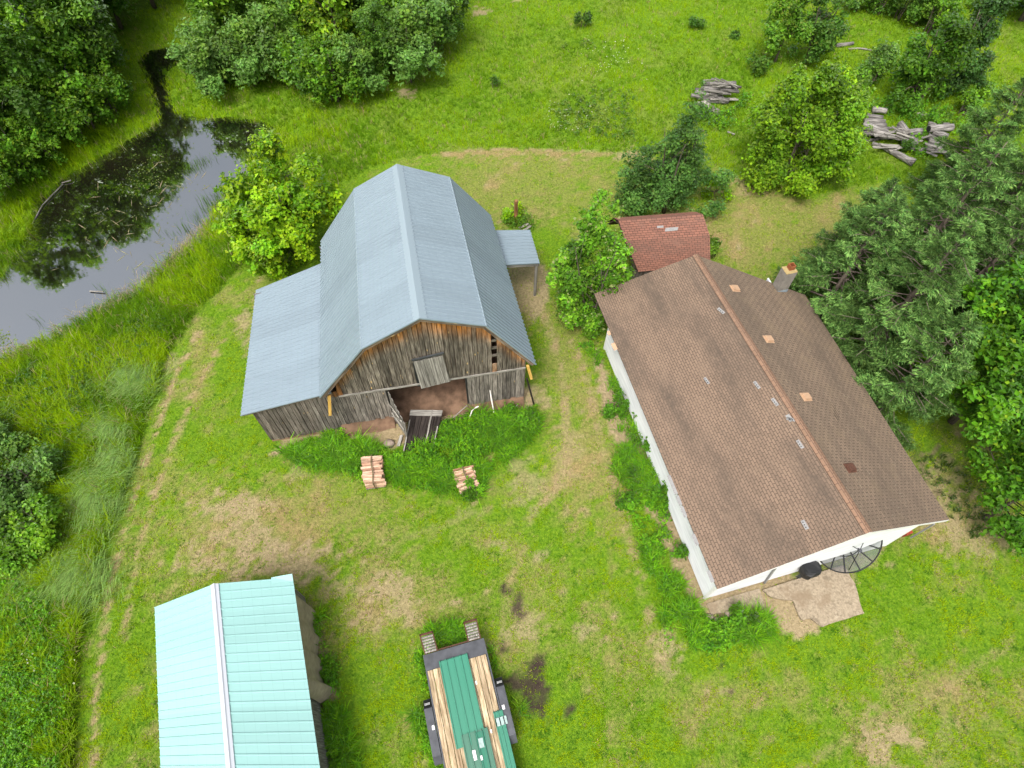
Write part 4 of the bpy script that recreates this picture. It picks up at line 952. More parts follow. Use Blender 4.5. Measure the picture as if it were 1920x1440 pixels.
# ------------------------------------------------------------------ firewood bundles
def bundle(px, py, yaw, nl, nw_len, H, label, seed):
    rr = random.Random(seed); b = atg(px, py); t = thing('firewood_bundle', b, label, 'firewood')
    A = np.array([math.cos(yaw), math.sin(yaw), 0]); B = np.array([-math.sin(yaw), math.cos(yaw), 0]); K = np.array([0, 0, 1.])
    n = 0
    z = .1; layers = int(H / .105)
    for k in range(layers):
        y = -nl / 2
        while y < nl / 2 - .04 and n < 96:
            d = rr.uniform(.08, .14); ln = nw_len * rr.uniform(.86, 1.08); an = rr.uniform(-.12, .12); a = A * math.cos(an) + B * math.sin(an); c = b + B * y - a * ln / 2 + A * rr.uniform(-.05, .05) + K * (z + rr.uniform(-.012, .02))
            hh = rr.uniform(.07, .12); bb_ = np.cross(K, a)
            m = MB(); r = (rr.random() * 9, rr.random() * 9)
            # a split billet: wedge section
            sec = [(0, 0), (d, rr.uniform(0, .02)), (d * rr.uniform(.75, 1), hh), (d * rr.uniform(0, .25), hh * rr.uniform(.7, 1))]
            P = [c + bb_ * x + K * q for x, q in sec] + [c + a * ln + bb_ * x * rr.uniform(.85, 1.05) + K * q for x, q in sec]
            U = [(r[0] + i * .06, r[1]) for i in range(4)] + [(r[0] + i * .06, r[1] + ln) for i in range(4)]
            m.add(P, [(3, 2, 1, 0), (4, 5, 6, 7), (0, 1, 5, 4), (1, 2, 6, 5), (2, 3, 7, 6), (3, 0, 4, 7)], (rr.uniform(.75, 1.1), rr.choice([0, 0, 0, .6, .9]), 0), U)
            m.build('split_log', SPLIT, t); n += 1; y += d * .93
        z += .105
    m = MB()
    for x in (-.42, .42):
        for q in (-.5, 0, .42): m.obox(b + A * x * nw_len - A * .04 + B * q * nl, A * .08, B * .09, K * .1, (.8, 0, 0))
    for q in (-.5, -.15, .2, .42): m.obox(b - A * nw_len * .5 + B * q * nl + K * .06, B * .1, A * nw_len, K * .03, (.8, 0, 0))
    m.build('pallet', GREYWOOD, t)
    m = MB(); zt = z + .075
    P = [b + B * (-nl / 2 - .05) + K * .1, b + B * (-nl / 2 - .06) + K * (zt - .06), b + B * (-nl * .2) + K * zt + A * .03, b + B * nl * .2 + K * (zt + .01) - A * .02, b + B * (nl / 2 + .06) + K * (zt - .06), b + B * (nl / 2 + .06) + K * .1]
    for p, q in zip(P[:-1], P[1:]): m.obox(p - A * .025, A * .05, q - p, np.cross(A, q - p) / np.linalg.norm(q - p) * .012)
    m.build('strap', STRAP, t)
bundle(704, 893, math.radians(10), 1.08, .78, .68, 'tall strapped bundle of split firewood on a pallet, nearer the dark ramp', 3)
bundle(875, 905, math.radians(20), .85, .80, .42, 'lower slumped bundle of split firewood half hidden by a weed', 4)

# ------------------------------------------------------------------ log piles and fallen timber
def log(p, q, r0, r1, label, group=None, mat=None, name='weathered_log', tone=None, hollow=False, n=9, split=False):
    m = MB(); p, q = np.asarray(p), np.asarray(q); L = np.linalg.norm(q - p); d = (q - p) / L
    k = max(3, int(L / .35)); pts = []; rad = []
    sd = np.cross(d, [0, 0, 1.]); sd /= np.linalg.norm(sd); b1, b2 = random.uniform(-.06, .06) * L, random.uniform(-.03, .03) * L
    for i in range(k + 1):
        t = i / k; s = math.sin(math.pi * t); pts.append(p + (q - p) * t + sd * b1 * s + np.array([0, 0, b2 * s])); rad.append((r0 + (r1 - r0) * t) * random.uniform(.9, 1.1))
    m.tube(pts, rad, n, ((tone or random.uniform(.6, 1.1)), 0, 0))
    o = m.build(name, mat or LOGBARK, None, True); tag(o, label, 'log', group)
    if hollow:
        m = MB(); m.tube([p - d * .012, p - d * .002], [r0 * .8, r0 * .8], 10); m.build('dark_end_disc', BLACK, o)  # the log is solid; a black disc paints the dark of its hollow
    return o
G1, L1 = 'weathered logs in the stacked pile', 'weathered grey log in the neat horizontal stack out in the field'
def lpx(x0, y0, x1, y1, z0, z1): return at(x0, y0, z0), at(x1, y1, z1)
# stacked pile, laid in tiers
rl_ = random.Random(11)
for tier, (y, z, xs) in enumerate(((188, .16, (1306, 1372)), (183, .30, (1300, 1374)), (178, .46, (1294, 1372)), (172, .60, (1297, 1376)), (166, .76, (1312, 1380)), (160, .92, (1318, 1384)))):
    for k in range(4):
        a = rl_.uniform(xs[0], xs[0] + 26); b = a + rl_.uniform(34, 60); b = min(b, xs[1] + 6)
        yy = y + k * -1.6 + rl_.uniform(-1, 1)
        p, q = lpx(a, yy, b, yy + rl_.uniform(-2, 6) + (b - a) * .03, z, z + rl_.uniform(-.05, .05))
        log(p, q, rl_.uniform(.09, .15), rl_.uniform(.07, .13), L1, G1)
G2, L2 = 'pale sticks on the stacked pile', 'thin pale split stick lying loose on top of the neat log stack'
for x0, y0, x1, y1 in ((1318, 151, 1338, 150), (1334, 147, 1352, 156), (1340, 146, 1366, 158), (1352, 148, 1382, 166), (1336, 157, 1372, 158), (1345, 163, 1362, 160), (1360, 152, 1384, 162)):
    p, q = lpx(x0, y0, x1, y1, 1.12, 1.1); log(p, q, .04, .035, L2, G2, GREYWOOD, 'pale_stick')
m = MB(); p = [at(x, y, z) for x, y, z in ((1307, 191, .4), (1322, 188, .55), (1352, 207, .3), (1346, 214, .05), (1318, 199, .12))]
m.add([q - np.array([0, 0, .16]) for q in p] + p, [(9, 8, 7, 6, 5), (0, 1, 2, 3, 4)] + [(i, 5 + i, 5 + (i + 1) % 5, (i + 1) % 5) for i in range(5)], (1.1, 0, 0), [(q[1], q[0]) for q in p] * 2)
tag(m.build('weathered_slab', GREYWOOD), 'broad grey weathered timber slab below the neat log stack', 'slab')
log(*lpx(1294, 199, 1306, 196, .1, .12), .09, .08, 'short grey log end in the weeds left of the broad timber slab')
log(*lpx(1272, 241, 1322, 245, .08, .08), .045, .04, 'long thin pale pole in the grass below the neat log stack', mat=GREYWOOD, name='pale_pole')
log(*lpx(1364, 247, 1378, 252, .08, .08), .05, .05, 'short pale stick in the grass left of the large light green bush', mat=GREYWOOD, name='pale_stick')
log(*lpx(1568, 85, 1600, 81, .1, .12), .13, .11, 'thick grey log lying alone in the far field')
log(*lpx(1590, 92, 1634, 94, .08, .08), .06, .05, 'slim pale pole just below the thick log in the far field', mat=GREYWOOD, name='pale_pole')
# scattered heap: one by one from the photograph
Zp = (0, 7.8, 1600, 160)
def zl_(x, y): return 1600 + x / 8.473, 160 + y / 8.473
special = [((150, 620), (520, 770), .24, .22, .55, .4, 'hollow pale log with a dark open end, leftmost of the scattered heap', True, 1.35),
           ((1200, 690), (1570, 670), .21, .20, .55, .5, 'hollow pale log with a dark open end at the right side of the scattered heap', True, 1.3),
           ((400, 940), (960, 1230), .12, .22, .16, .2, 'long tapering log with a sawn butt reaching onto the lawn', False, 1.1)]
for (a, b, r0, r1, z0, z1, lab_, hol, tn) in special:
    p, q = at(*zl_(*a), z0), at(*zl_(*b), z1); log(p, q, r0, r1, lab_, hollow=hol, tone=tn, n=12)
log(at(*zl_(300, 390), .35), at(*zl_(525, 410), .4), .17, .17, 'pale log at the back of the scattered heap, under the dark tree', tone=1.3)
log(at(*zl_(1015, 440), .3), at(*zl_(1120, 470), .3), .1, .1, 'short pale log alone in the weeds behind the scattered heap', tone=1.4)
log(at(*zl_(1100, 430), .3), at(*zl_(1210, 490), .3), .06, .06, 'thin stick beside the short pale log in the weeds', mat=GREYWOOD, name='pale_stick')
G3, L3 = 'weathered logs in the scattered heap', 'weathered grey log lying criss cross in the scattered heap'
for a, b, r, z in (((60, 340), (230, 315), .09, .2), ((210, 480), (460, 520), .13, .3), ((180, 570), (500, 580), .13, .35), ((250, 620), (510, 640), .14, .4), ((120, 680), (260, 690), .16, .3), ((330, 690), (560, 690), .13, .35), ((140, 760), (460, 800), .12, .25),
                   ((360, 830), (610, 830), .11, .2), ((90, 870), (430, 850), .10, .15), ((300, 920), (560, 1010), .10, .12), ((740, 600), (870, 750), .15, .5), ((690, 660), (830, 740), .08, .45), ((870, 740), (1080, 720), .14, .5), ((900, 780), (1090, 760), .09, .4), ((700, 770), (940, 870), .10, .4),
                   ((720, 830), (980, 960), .12, .3), ((760, 890), (1010, 960), .10, .25), ((900, 800), (1010, 950), .12, .4), ((1000, 870), (1100, 830), .09, .3), ((690, 980), (900, 1020), .08, .15), ((880, 980), (1100, 1045), .13, .2), ((1030, 980), (1110, 1040), .06, .2),
                   ((1260, 750), (1500, 810), .16, .4), ((1180, 810), (1480, 930), .17, .35), ((1200, 880), (1470, 970), .13, .3), ((1230, 940), (1520, 1080), .14, .25), ((1300, 1000), (1540, 1110), .12, .2), ((1460, 1120), (1600, 1180), .09, .12), ((1300, 1050), (1350, 930), .04, .5), ((1190, 600), (1310, 640), .1, .35), ((1420, 620), (1530, 620), .1, .4)):
    log(at(*zl_(*a), z), at(*zl_(*b), z + random.uniform(-.05, .05)), r * 1.15, r * random.uniform(.85, 1.2), L3, G3)
rb = random.Random(21); G4, L4 = 'weathered boards in the scattered heap', 'thin weathered board thrown across the scattered heap'
for k in range(26):
    cx, cy = rb.choice(((1640, 242), (1645, 255), (1690, 250), (1705, 262), (1718, 245), (1760, 268), (1765, 285), (1668, 275))); a = rb.uniform(-.6, .9); l_ = rb.uniform(12, 30); cx += rb.uniform(-18, 18); cy += rb.uniform(-8, 8)
    p, q = at(cx - l_ * math.cos(a), cy - l_ * .5 * math.sin(a), rb.uniform(.25, .6)), at(cx + l_ * math.cos(a), cy + l_ * .5 * math.sin(a), rb.uniform(.2, .5)); d_ = q - p; sdv = np.cross(d_, [0, 0, 1.]); sdv /= np.linalg.norm(sdv)
    m = MB(); m.obox(p, sdv * rb.uniform(.1, .22), d_, np.array([0, 0, .04]), (rb.uniform(.6, 1.2), 0, 0)); tag(m.build('weathered_board', GREYWOOD), L4, 'board', G4)
G5, L5 = 'weathered boards on the stacked pile', 'weathered board lying on the neat log stack in the field'
for k in range(10):
    x0 = rb.uniform(1306, 1340); y0 = rb.uniform(152, 186); l_ = rb.uniform(25, 48); z_ = .3 + (186 - y0) / 34 * .85
    p, q = at(x0, y0, z_), at(x0 + l_, y0 + rb.uniform(-2, 5), z_); d_ = q - p; sdv = np.cross(d_, [0, 0, 1.]); sdv /= np.linalg.norm(sdv)
    m = MB(); m.obox(p, sdv * rb.uniform(.1, .2), d_, np.array([0, 0, .05]), (rb.uniform(.55, 1.2), 0, 0)); tag(m.build('weathered_board', GREYWOOD), L5, 'board', G5)
# dead stick standing by the pond and drift pieces
rod('grey_stick', [at(168, 546, ZW + .05), at(194, 547, ZW + .08)], .03, GREYWOOD, 'pale stick floating at the near edge of the pond', 'stick')
rod('drift_branch', [at(60, 420, ZW), at(80, 384, ZW + .06), at(118, 345, ZW + .06)], .03, LOGBARK, 'pale fallen branch along the far bank of the pond', 'branch')
rod('drift_branch', [at(116, 343, ZW + .05), at(133, 338, ZW + .1)], .03, LOGBARK, 'short pale branch in the dark water at the far bank', 'branch')

# ------------------------------------------------------------------ foliage machinery
def blades(pos, h, w, az, lean, c, curve=.5):
    """curved grass blades: 5 vertices, 3 triangles each"""
    n = len(pos); dirv = np.stack([np.cos(az), np.sin(az), np.zeros(n)], 1); sdv = np.stack([-np.sin(az), np.cos(az), np.zeros(n)], 1)
    u_ = np.array([0, 0, 1.])
    mid = pos + dirv * (h * lean * .35)[:, None] + u_ * (h * (1 - .15 * lean) * .6)[:, None]
    tip = pos + dirv * (h * lean)[:, None] + u_ * (h * np.maximum(.12, 1 - curve * lean ** 1.4))[:, None]
    v = np.stack([pos - sdv * w[:, None] / 2, pos + sdv * w[:, None] / 2, mid - sdv * w[:, None] * .42, mid + sdv * w[:, None] * .42, tip], 1)
    f = np.array([[0, 1, 3], [0, 3, 2], [2, 3, 4]])
    F_ = (np.arange(n)[:, None, None] * 5 + f[None]).reshape(-1, 3)
    return v.reshape(-1, 3), F_, np.repeat(c, 5, 0)
def leaves(pos, nrm, size, c, asp=.62, fold=.18):
    n = len(pos); nrm = nrm / (np.linalg.norm(nrm, axis=1, keepdims=True) + 1e-9)
    t = rng.normal(size=(n, 3)); t -= nrm * (t * nrm).sum(1, keepdims=True); t /= (np.linalg.norm(t, axis=1, keepdims=True) + 1e-9); b = np.cross(nrm, t)
    s = size[:, None]
    v = np.stack([pos - t * s * .5, pos + b * s * asp * .5 + nrm * s * fold - t * s * .05, pos + t * s * .5, pos - b * s * asp * .5 + nrm * s * fold - t * s * .05], 1)
    f = np.array([[0, 1, 2], [0, 2, 3]])
    return v.reshape(-1, 3), (np.arange(n)[:, None, None] * 4 + f[None]).reshape(-1, 3), np.repeat(c, 4, 0)
def cat_meshes(L):
    V_, F_, C_ = [], [], []; o = 0
    for v, f, c in L: V_.append(v); F_.append(f + o); C_.append(c); o += len(v)
    return np.concatenate(V_), np.concatenate(F_), np.concatenate(C_)
def jit(c, n, a=.18, hue=.12):
    c = np.asarray(c, float)
    k = 1 + rng.uniform(-a, a, (n, 1)); hh = 1 + rng.uniform(-hue, hue, (n, 3)); return np.clip((c if c.ndim == 2 else np.repeat(c[None], n, 0)) * k * hh, 0, 1)
def scatter_px(n, poly=None, box=(-150, 2070, -90, 1560), zf=True):
    px = rng.uniform(box[0], box[1], n); py = rng.uniform(box[2], box[3], n)
    if poly is not None:
        k = inpoly(np.stack([px, py], 1), poly); px, py = px[k], py[k]
    z = np.zeros(len(px))
    for i in range(3): p = at(px, py, z); z = hgt(p[:, 0], p[:, 1])
    p[:, 2] = z; return p, np.stack([px, py], 1)
BLOCKERS = [PBARN, PSHED, PHOUSE, PRED, PSLAB]
def clear_of(P, extra=0.):
    k = np.ones(len(P), bool)
    for b in BLOCKERS: k &= ~inpoly(P[:, :2], b)
    return k & (P[:, 2] > ZW - .04)

# ------------------------------------------------------------------ grass
YG, MG, DG, ST = np.array([.305, .435, .003]), np.array([.14, .305, .005]), np.array([.06, .17, .014]), np.array([.48, .38, .20])
P, Q = scatter_px(270000)
k = clear_of(P); P, Q = P[k], Q[k]
_, soil, dry, dark, mown = masks(P[:, 0], P[:, 1], P[:, 2])
bald = np.maximum(soil, dark)
k = mown & (rng.random(len(P)) > bald * .85) & (rng.random(len(P)) > .25 * dry)
Pm, dm, sm_ = P[k], np.maximum(dry[k], .9 * soil[k]), soil[k]
nb = 3; n = len(Pm); big = V2.fbm(Pm[:, 0] * .55, Pm[:, 1] * .55); sml = V3.fbm(Pm[:, 0] * 2.3, Pm[:, 1] * 2.3)
mx = np.clip((big - .5) * 3.2 + (sml - .5) * 3. + .6, 0, 1)[:, None]
base = MG * (1 - mx) + YG * mx
clov = ((V1.fbm(Pm[:, 0] * 4.1, Pm[:, 1] * 4.1) + .5 * (sml - .5)) < .40)[:, None]; base = np.where(clov, DG * .75 + MG * .25, base)
isdry = rng.random(n)[:, None] < (dm * .7)[:, None]
base = np.where(isdry, ST * rng.uniform(.6, 1.05, (n, 1)), base)
pos = np.repeat(Pm, nb, 0) + np.concatenate([rng.normal(0, .035, (n * nb, 2)), np.full((n * nb, 1), -.01)], 1)
v, f, c = blades(pos, rng.uniform(.035, .085, n * nb) * np.repeat(.8 + .7 * (sml > .5), nb), rng.uniform(.012, .022, n * nb), rng.uniform(0, 6.283, n * nb), rng.uniform(.3, 1.2, n * nb), jit(np.repeat(base, nb, 0), n * nb, .22, .1))
me = npmesh('lawn_grass', v, f, c); me.materials.append(GRASS)
tag(link('lawn_grass', me), 'short mown yellow green lawn grass with straw patches around the buildings', 'grass', kind='stuff')
# uncut grass
k = (~mown) & (rng.random(len(P)) > bald * .9); Pt, Qt = P[k], Q[k]
n = len(Pt); big = V1.fbm(Pt[:, 0] * .45, Pt[:, 1] * .45); sml = V4.fbm(Pt[:, 0] * 1.7, Pt[:, 1] * 1.7)
bank = sst(760, 520, Qt[:, 0]) * sst(150, 330, Qt[:, 1])
nb = 4
mx = np.clip((big - .48) * 3.2 + (sml - .5) * 2.6 + .48 - .15 * bank + .45 * sst(1350, 1850, Qt[:, 0]) * sst(330, 120, Qt[:, 1]), 0, 1)[:, None]
base = MG * .72 * (1 - mx) + np.array([.25, .40, .004]) * mx
base = np.where(rng.random((n, 1)) < .05, ST * .8, base)
wind = 2.4 + 1.3 * (V2.fbm(Pt[:, 0] * .3, Pt[:, 1] * .3) - .5) * 4
hh = (.12 + .22 * sml + .34 * bank * (sml + .4)) * np.where(rng.random(n) < .1, 1.4, 1)
pos = np.repeat(Pt, nb, 0) + np.concatenate([rng.normal(0, .06, (n * nb, 2)), np.full((n * nb, 1), -.02)], 1)
v, f, c = blades(pos, np.repeat(hh, nb) * rng.uniform(.6, 1.25, n * nb), rng.uniform(.014, .028, n * nb), np.repeat(wind, nb) + rng.normal(0, 1.2, n * nb), rng.uniform(.25, .95, n * nb), jit(np.repeat(base, nb, 0), n * nb, .25, .1))
me = npmesh('tall_grass', v, f, c); me.materials.append(GRASS)
tag(link('tall_grass', me), 'uncut bright green grass on the pond banks and the far field', 'grass', kind='stuff')
# silky wind-laid grass
L_ = []
for (cx, cy, rx, ry, a0, nn_) in ((228, 860, 34, 45, 4.0, 5200), (190, 930, 55, 60, 4.2, 8000), (150, 1075, 75, 60, 4.3, 9000), (260, 715, 48, 38, 4.1, 6500), (215, 800, 45, 25, 3.9, 3000), (60, 1075, 50, 50, 4.3, 3500)):
    nn_ = int(nn_ * .5); r = np.abs(rng.normal(0, .55, nn_)); w = rng.uniform(0, 6.283, nn_); px, py = cx + rx * r * np.cos(w), cy + ry * r * np.sin(w)
    z = np.zeros(nn_)
    p = at(px, py, z); p[:, 2] = hgt(p[:, 0], p[:, 1]) + rng.uniform(0, .12, nn_)
    az = a0 + 2.2 * (V1.fbm(p[:, 0] * .7, p[:, 1] * .7) - .5) + rng.normal(0, .22, nn_)
    L_.append(blades(p, rng.uniform(.4, .75, nn_), rng.uniform(.012, .022, nn_), az, rng.uniform(.75, 1.1, nn_), jit(np.array([.29, .45, .12]), nn_, .5, .12), .72))
v, f, c = cat_meshes(L_); me = npmesh('laid_grass', v, f, c); me.materials.append(GRASS)
tag(link('laid_grass', me), 'silky pale green long grass laid over by wind along the left bank', 'grass', kind='stuff')

# ------------------------------------------------------------------ reeds, drift and pond weed
POLYW = POND_PX
n = 2600; t = rng.random(n); line = np.array([(0, 690), (60, 660), (120, 630), (170, 600), (230, 568), (280, 537), (330, 490), (372, 460), (400, 427), (425, 388)]); s = t * (len(line) - 1); i = np.minimum(s.astype(int), len(line) - 2); fr = (s - i)[:, None]
q = line[i] * (1 - fr) + line[i + 1] * fr; q = q + np.stack([-np.abs(rng.normal(0, 13, n)) * .7, -np.abs(rng.normal(0, 13, n)) + 6], 1)
z = np.full(n, ZW); p = at(q[:, 0], q[:, 1], z); p[:, 2] = np.maximum(hgt(p[:, 0], p[:, 1]), ZW) + rng.uniform(.0, .08, n)
dead = V3.fbm(p[:, 0] * 1.3, p[:, 1] * 1.3) > .47; p = p[dead]; n = len(p)
v, f, c = blades(p, rng.uniform(.15, .55, n), rng.uniform(.012, .022, n), rng.uniform(0, 6.283, n), rng.uniform(.6, 1.15, n), jit(np.array([.36, .29, .17]), n, .35, .08), .85)
me = npmesh('dead_reeds', v, f, c); me.materials.append(GRASS); tag(link('dead_reeds', me), 'straw coloured dead reeds tangled along the near edge of the pond', 'reeds', kind='stuff')
L_ = []
for cx, cy, k, h_ in ((358, 318, 60, .5), (374, 308, 50, .45), (392, 302, 30, .35), (340, 316, 16, .3), (406, 388, 40, .7), (395, 398, 36, .7), (372, 412, 30, .8), (350, 432, 24, .7), (330, 440, 14, .6), (303, 440, 10, .5), (275, 425, 12, .5), (388, 380, 30, .7), (310, 490, 16, .6), (270, 510, 14, .5), (195, 545, 14, .5), (70, 600, 10, .6), (412, 372, 40, .8)):
    px, py = cx + rng.normal(0, 7, k), cy + rng.normal(0, 5, k); p = at(px, py, np.full(k, ZW))
    L_.append(blades(p, rng.uniform(.5, 1.1, k) * h_, rng.uniform(.012, .02, k), rng.uniform(0, 6.283, k), rng.uniform(.1, .6, k), jit(np.array([.10, .21, .02]), k, .25)))
v, f, c = cat_meshes(L_); me = npmesh('green_reeds', v, f, c); me.materials.append(GRASS); tag(link('green_reeds', me), 'sparse upright green reeds standing in the shallow pond water', 'reeds', kind='stuff')
L_ = []
for cx, cy, sx, sy, k in ((272, 330, 24, 20, 150), (240, 365, 40, 22, 40), (190, 420, 60, 50, 16), (340, 285, 30, 25, 16), (300, 400, 30, 30, 40), (8, 640, 12, 12, 160), (360, 345, 30, 30, 16), (60, 664, 20, 6, 60)):
    px, py = cx + rng.normal(0, sx, k), cy + rng.normal(0, sy, k); kk = inpoly(np.stack([px, py], 1), POND_PX); p = at(px[kk], py[kk], np.full(kk.sum(), ZW + .006)); m_ = len(p)
    L_.append(leaves(p, np.tile([0, 0, 1.], (m_, 1)) + rng.normal(0, .05, (m_, 3)), rng.uniform(.04, .11, m_), jit(np.array([.15, .20, .045]), m_, .4, .15), .8, .01))
for cx, cy, sx, sy, k in ((250, 420, 50, 50, 34), (300, 380, 26, 40, 14), (200, 470, 60, 30, 18), (300, 480, 30, 20, 18), (360, 330, 20, 20, 8)):
    px, py = cx + rng.normal(0, sx, k), cy + rng.normal(0, sy, k); kk = inpoly(np.stack([px, py], 1), POND_PX); p = at(px[kk], py[kk], np.full(kk.sum(), ZW + .01)); m_ = len(p)
    L_.append(leaves(p, np.tile([0, 0, 1.], (m_, 1)), rng.uniform(.25, .8, m_), jit(np.array([.34, .29, .19]), m_, .3, .1), .05, .0))
v, f, c = cat_meshes(L_); me = npmesh('floating_pondweed', v, f, c); me.materials.append(GRASS); tag(link('floating_pondweed', me), 'scattered floating weed, leaves and straw on the pond surface', 'pondweed', kind='stuff')

# ------------------------------------------------------------------ weeds and ground cover (nobody could count the plants)
def weedbed(name, polys, dens, label, cols, hgt_=(.15, .5), lsize=(.06, .13), blade_share=.35, clump=.30, cat='weeds', seed=0, thin=.30):
    L_ = []
    for poly in polys:
        xs, ys = [a for a, b in poly], [b for a, b in poly]; area = (max(xs) - min(xs)) * (max(ys) - min(ys)); k = int(area * dens)
        p, q = scatter_px(k, poly, (min(xs), max(xs), min(ys), max(ys)))
        if not len(p): continue
        ok = rng.random(len(p)) < sst(-2, 16, sdist(q + 9 * (np.stack([V3.fbm(p[:, 0] * 3, p[:, 1] * 3), V4.fbm(p[:, 0] * 3, p[:, 1] * 3)], 1) - .5) * 2, poly)) * sst(thin, thin + .14, V4.fbm(p[:, 0] * 1.5 + seed * 3, p[:, 1] * 1.5))
        p = p[ok & (p[:, 2] > ZW + .02)]; n = len(p)
        if n == 0: continue
        if seed != 99: p = p[clear_of(p)]; n = len(p)
        hgh = rng.uniform(*hgt_, n) * (.4 + 1.2 * V1.fbm(p[:, 0] * 1.6, p[:, 1] * 1.6)); isb = V2.fbm(p[:, 0] * .9 + seed, p[:, 1] * .9) < blade_share + .1
        cb = np.asarray(cols)[rng.integers(0, len(cols), n)] * rng.uniform(.75, 1.25, (n, 1))
        # leafy stems
        a = p[~isb]; ha = hgh[~isb]; ca = cb[~isb]; nl = 16; N_ = len(a) * nl
        if N_:
            t = rng.random(N_) ** .7; o = rng.normal(0, 1, (N_, 3)) * [clump * .5, clump * .5, .03]; pos = np.repeat(a, nl, 0) + o * (1.1 - t)[:, None] + np.stack([0 * t, 0 * t, np.repeat(ha, nl) * t + .02], 1)
            L_.append(leaves(pos, np.concatenate([o[:, :2] * 2.2, np.ones((N_, 1))], 1) + rng.normal(0, .45, (N_, 3)), rng.uniform(*lsize, N_), jit(np.repeat(ca, nl, 0), N_, .2)))
        a = p[isb]; ha = hgh[isb]; ca = cb[isb]; nl = 12; N_ = len(a) * nl
        if N_:
            pos = np.repeat(a, nl, 0) + np.concatenate([rng.normal(0, .05, (N_, 2)), np.zeros((N_, 1))], 1)
            L_.append(blades(pos, np.repeat(ha, nl) * rng.uniform(.9, 1.7, N_), rng.uniform(.018, .036, N_), rng.uniform(0, 6.283, N_), rng.uniform(.35, 1.1, N_), jit(np.repeat(ca * [1.15, 1.1, 1], nl, 0), N_, .22)))
    v, f, c = cat_meshes(L_); me = npmesh(name, v, f, c); me.materials.append(LEAF); return tag(link(name, me), label, cat, kind='stuff')
WG = [(.11, .30, .014), (.14, .36, .014), (.19, .43, .016), (.085, .24, .02)]
weedbed('barn_weeds', [[(520, 850), (610, 812), (640, 808), (690, 830), (735, 840), (700, 880), (640, 890), (560, 880)], [(700, 846), (760, 850), (830, 800), (880, 775), (960, 780), (1005, 765), (1012, 800), (985, 850), (930, 880), (905, 930), (880, 945), (850, 930), (800, 925), (740, 915), (720, 880)], [(825, 800), (870, 778), (1000, 772), (1010, 815), (930, 860), (840, 850)], [(650, 838), (760, 845), (760, 900), (660, 905)]], .075,
        'lush green weeds and broad grass in front of the barn around the firewood', WG, (.2, .55), (.06, .12), .42)
weedbed('house_weeds', [[(1125, 720), (1160, 700), (1200, 790), (1190, 810), (1140, 780)], [(1140, 800), (1190, 800), (1262, 950), (1250, 985), (1200, 1000), (1150, 930)], [(1190, 985), (1250, 990), (1310, 1130), (1330, 1165), (1400, 1145), (1460, 1160), (1450, 1200), (1330, 1222), (1255, 1215), (1215, 1120)], [(1290, 1160), (1380, 1155), (1440, 1150), (1455, 1190), (1400, 1205), (1290, 1215)], [(1090, 620), (1125, 660), (1150, 720), (1110, 700), (1075, 640)]], .07,
        'dense green weeds along the left wall and near corner of the white house', WG + [(.16, .36, .02)], (.15, .5), (.06, .13), .40, thin=.44)
weedbed('trailer_weeds', [[(800, 1172), (872, 1165), (880, 1200), (820, 1215), (790, 1200)], [(775, 1200), (800, 1230), (815, 1290), (798, 1300), (780, 1250)], [(770, 1330), (800, 1340), (835, 1440), (810, 1440)], [(925, 1210), (940, 1260), (930, 1270), (915, 1225)], [(955, 1290), (985, 1300), (990, 1330), (975, 1340)]], .075, 'green weeds growing around the tail and fenders of the trailer', WG, (.15, .4), (.05, .09), .5)
weedbed('shed_weeds', [[(578, 1145), (605, 1150), (618, 1220), (600, 1225)], [(595, 1225), (635, 1230), (645, 1310), (610, 1300)], [(600, 1310), (650, 1330), (660, 1440), (620, 1440)], [(625, 1385), (665, 1370), (680, 1450), (620, 1450)]], .06, 'green weeds in the dirt beside the turquoise shed', WG, (.15, .45), (.05, .1), .45)
weedbed('ground_cover', [[(-120, 1110), (60, 1135), (110, 1150), (140, 1190), (135, 1320), (125, 1480), (-120, 1500)], [(-120, 1050), (60, 1090), (140, 1160), (100, 1210), (-120, 1200)]], .075, 'leafy green ground cover with a few white flowers at the lower left', WG, (.2, .5), (.06, .11), .1, thin=.2)
weedbed('bank_scrub', [[(-120, 740), (60, 690), (180, 700), (215, 760), (150, 860), (100, 960), (-120, 980)], [(230, 600), (300, 560), (330, 610), (280, 680), (235, 660)], [(100, 680), (220, 640), (260, 690), (200, 760), (110, 760)]], .022, 'leafy low scrub mixed into the tall bank grass at the left', [(.10, .21, .016), (.14, .26, .02), (.06, .15, .016)], (.2, .5), (.06, .12), .3)
weedbed('field_forbs', [[(1020, 200), (1120, 160), (1190, 170), (1200, 270), (1120, 275), (1050, 250)], [(1030, 90), (1110, 70), (1130, 95), (1050, 105)], [(1120, 110), (1180, 85), (1180, 110)], [(1290, 190), (1360, 215), (1350, 245), (1290, 235)], [(1040, 190), (1100, 200), (1150, 260), (1080, 240)]], .016, 'paler leafy forbs scattered through the middle of the far field', [(.17, .27, .03), (.20, .30, .04), (.10, .22, .02)], (.15, .35), (.08, .15), .1)
weedbed('log_weeds', [[(1290, 195), (1370, 205), (1390, 170), (1410, 190), (1370, 250), (1290, 240)], [(1590, 190), (1660, 180), (1790, 200), (1830, 250), (1720, 270), (1690, 235), (1640, 215), (1600, 215)], [(1680, 240), (1720, 260), (1760, 300), (1720, 310), (1680, 280)], [(1560, 130), (1640, 110), (1660, 170), (1620, 200), (1580, 190)], [(1790, 150), (1840, 180), (1840, 240), (1790, 220)]], .03, 'tangle of green weeds around the scattered logs and stumps', WG + [(.11, .22, .02)], (.25, .7), (.09, .17), .12)
weedbed('post_weeds', [[(925, 405), (965, 400), (1000, 420), (1010, 432), (985, 440), (925, 432)]], .09, 'bright weeds around the old post behind the small lean-to', [(.10, .22, .016), (.14, .27, .02)], (.3, .7), (.07, .12), .2)
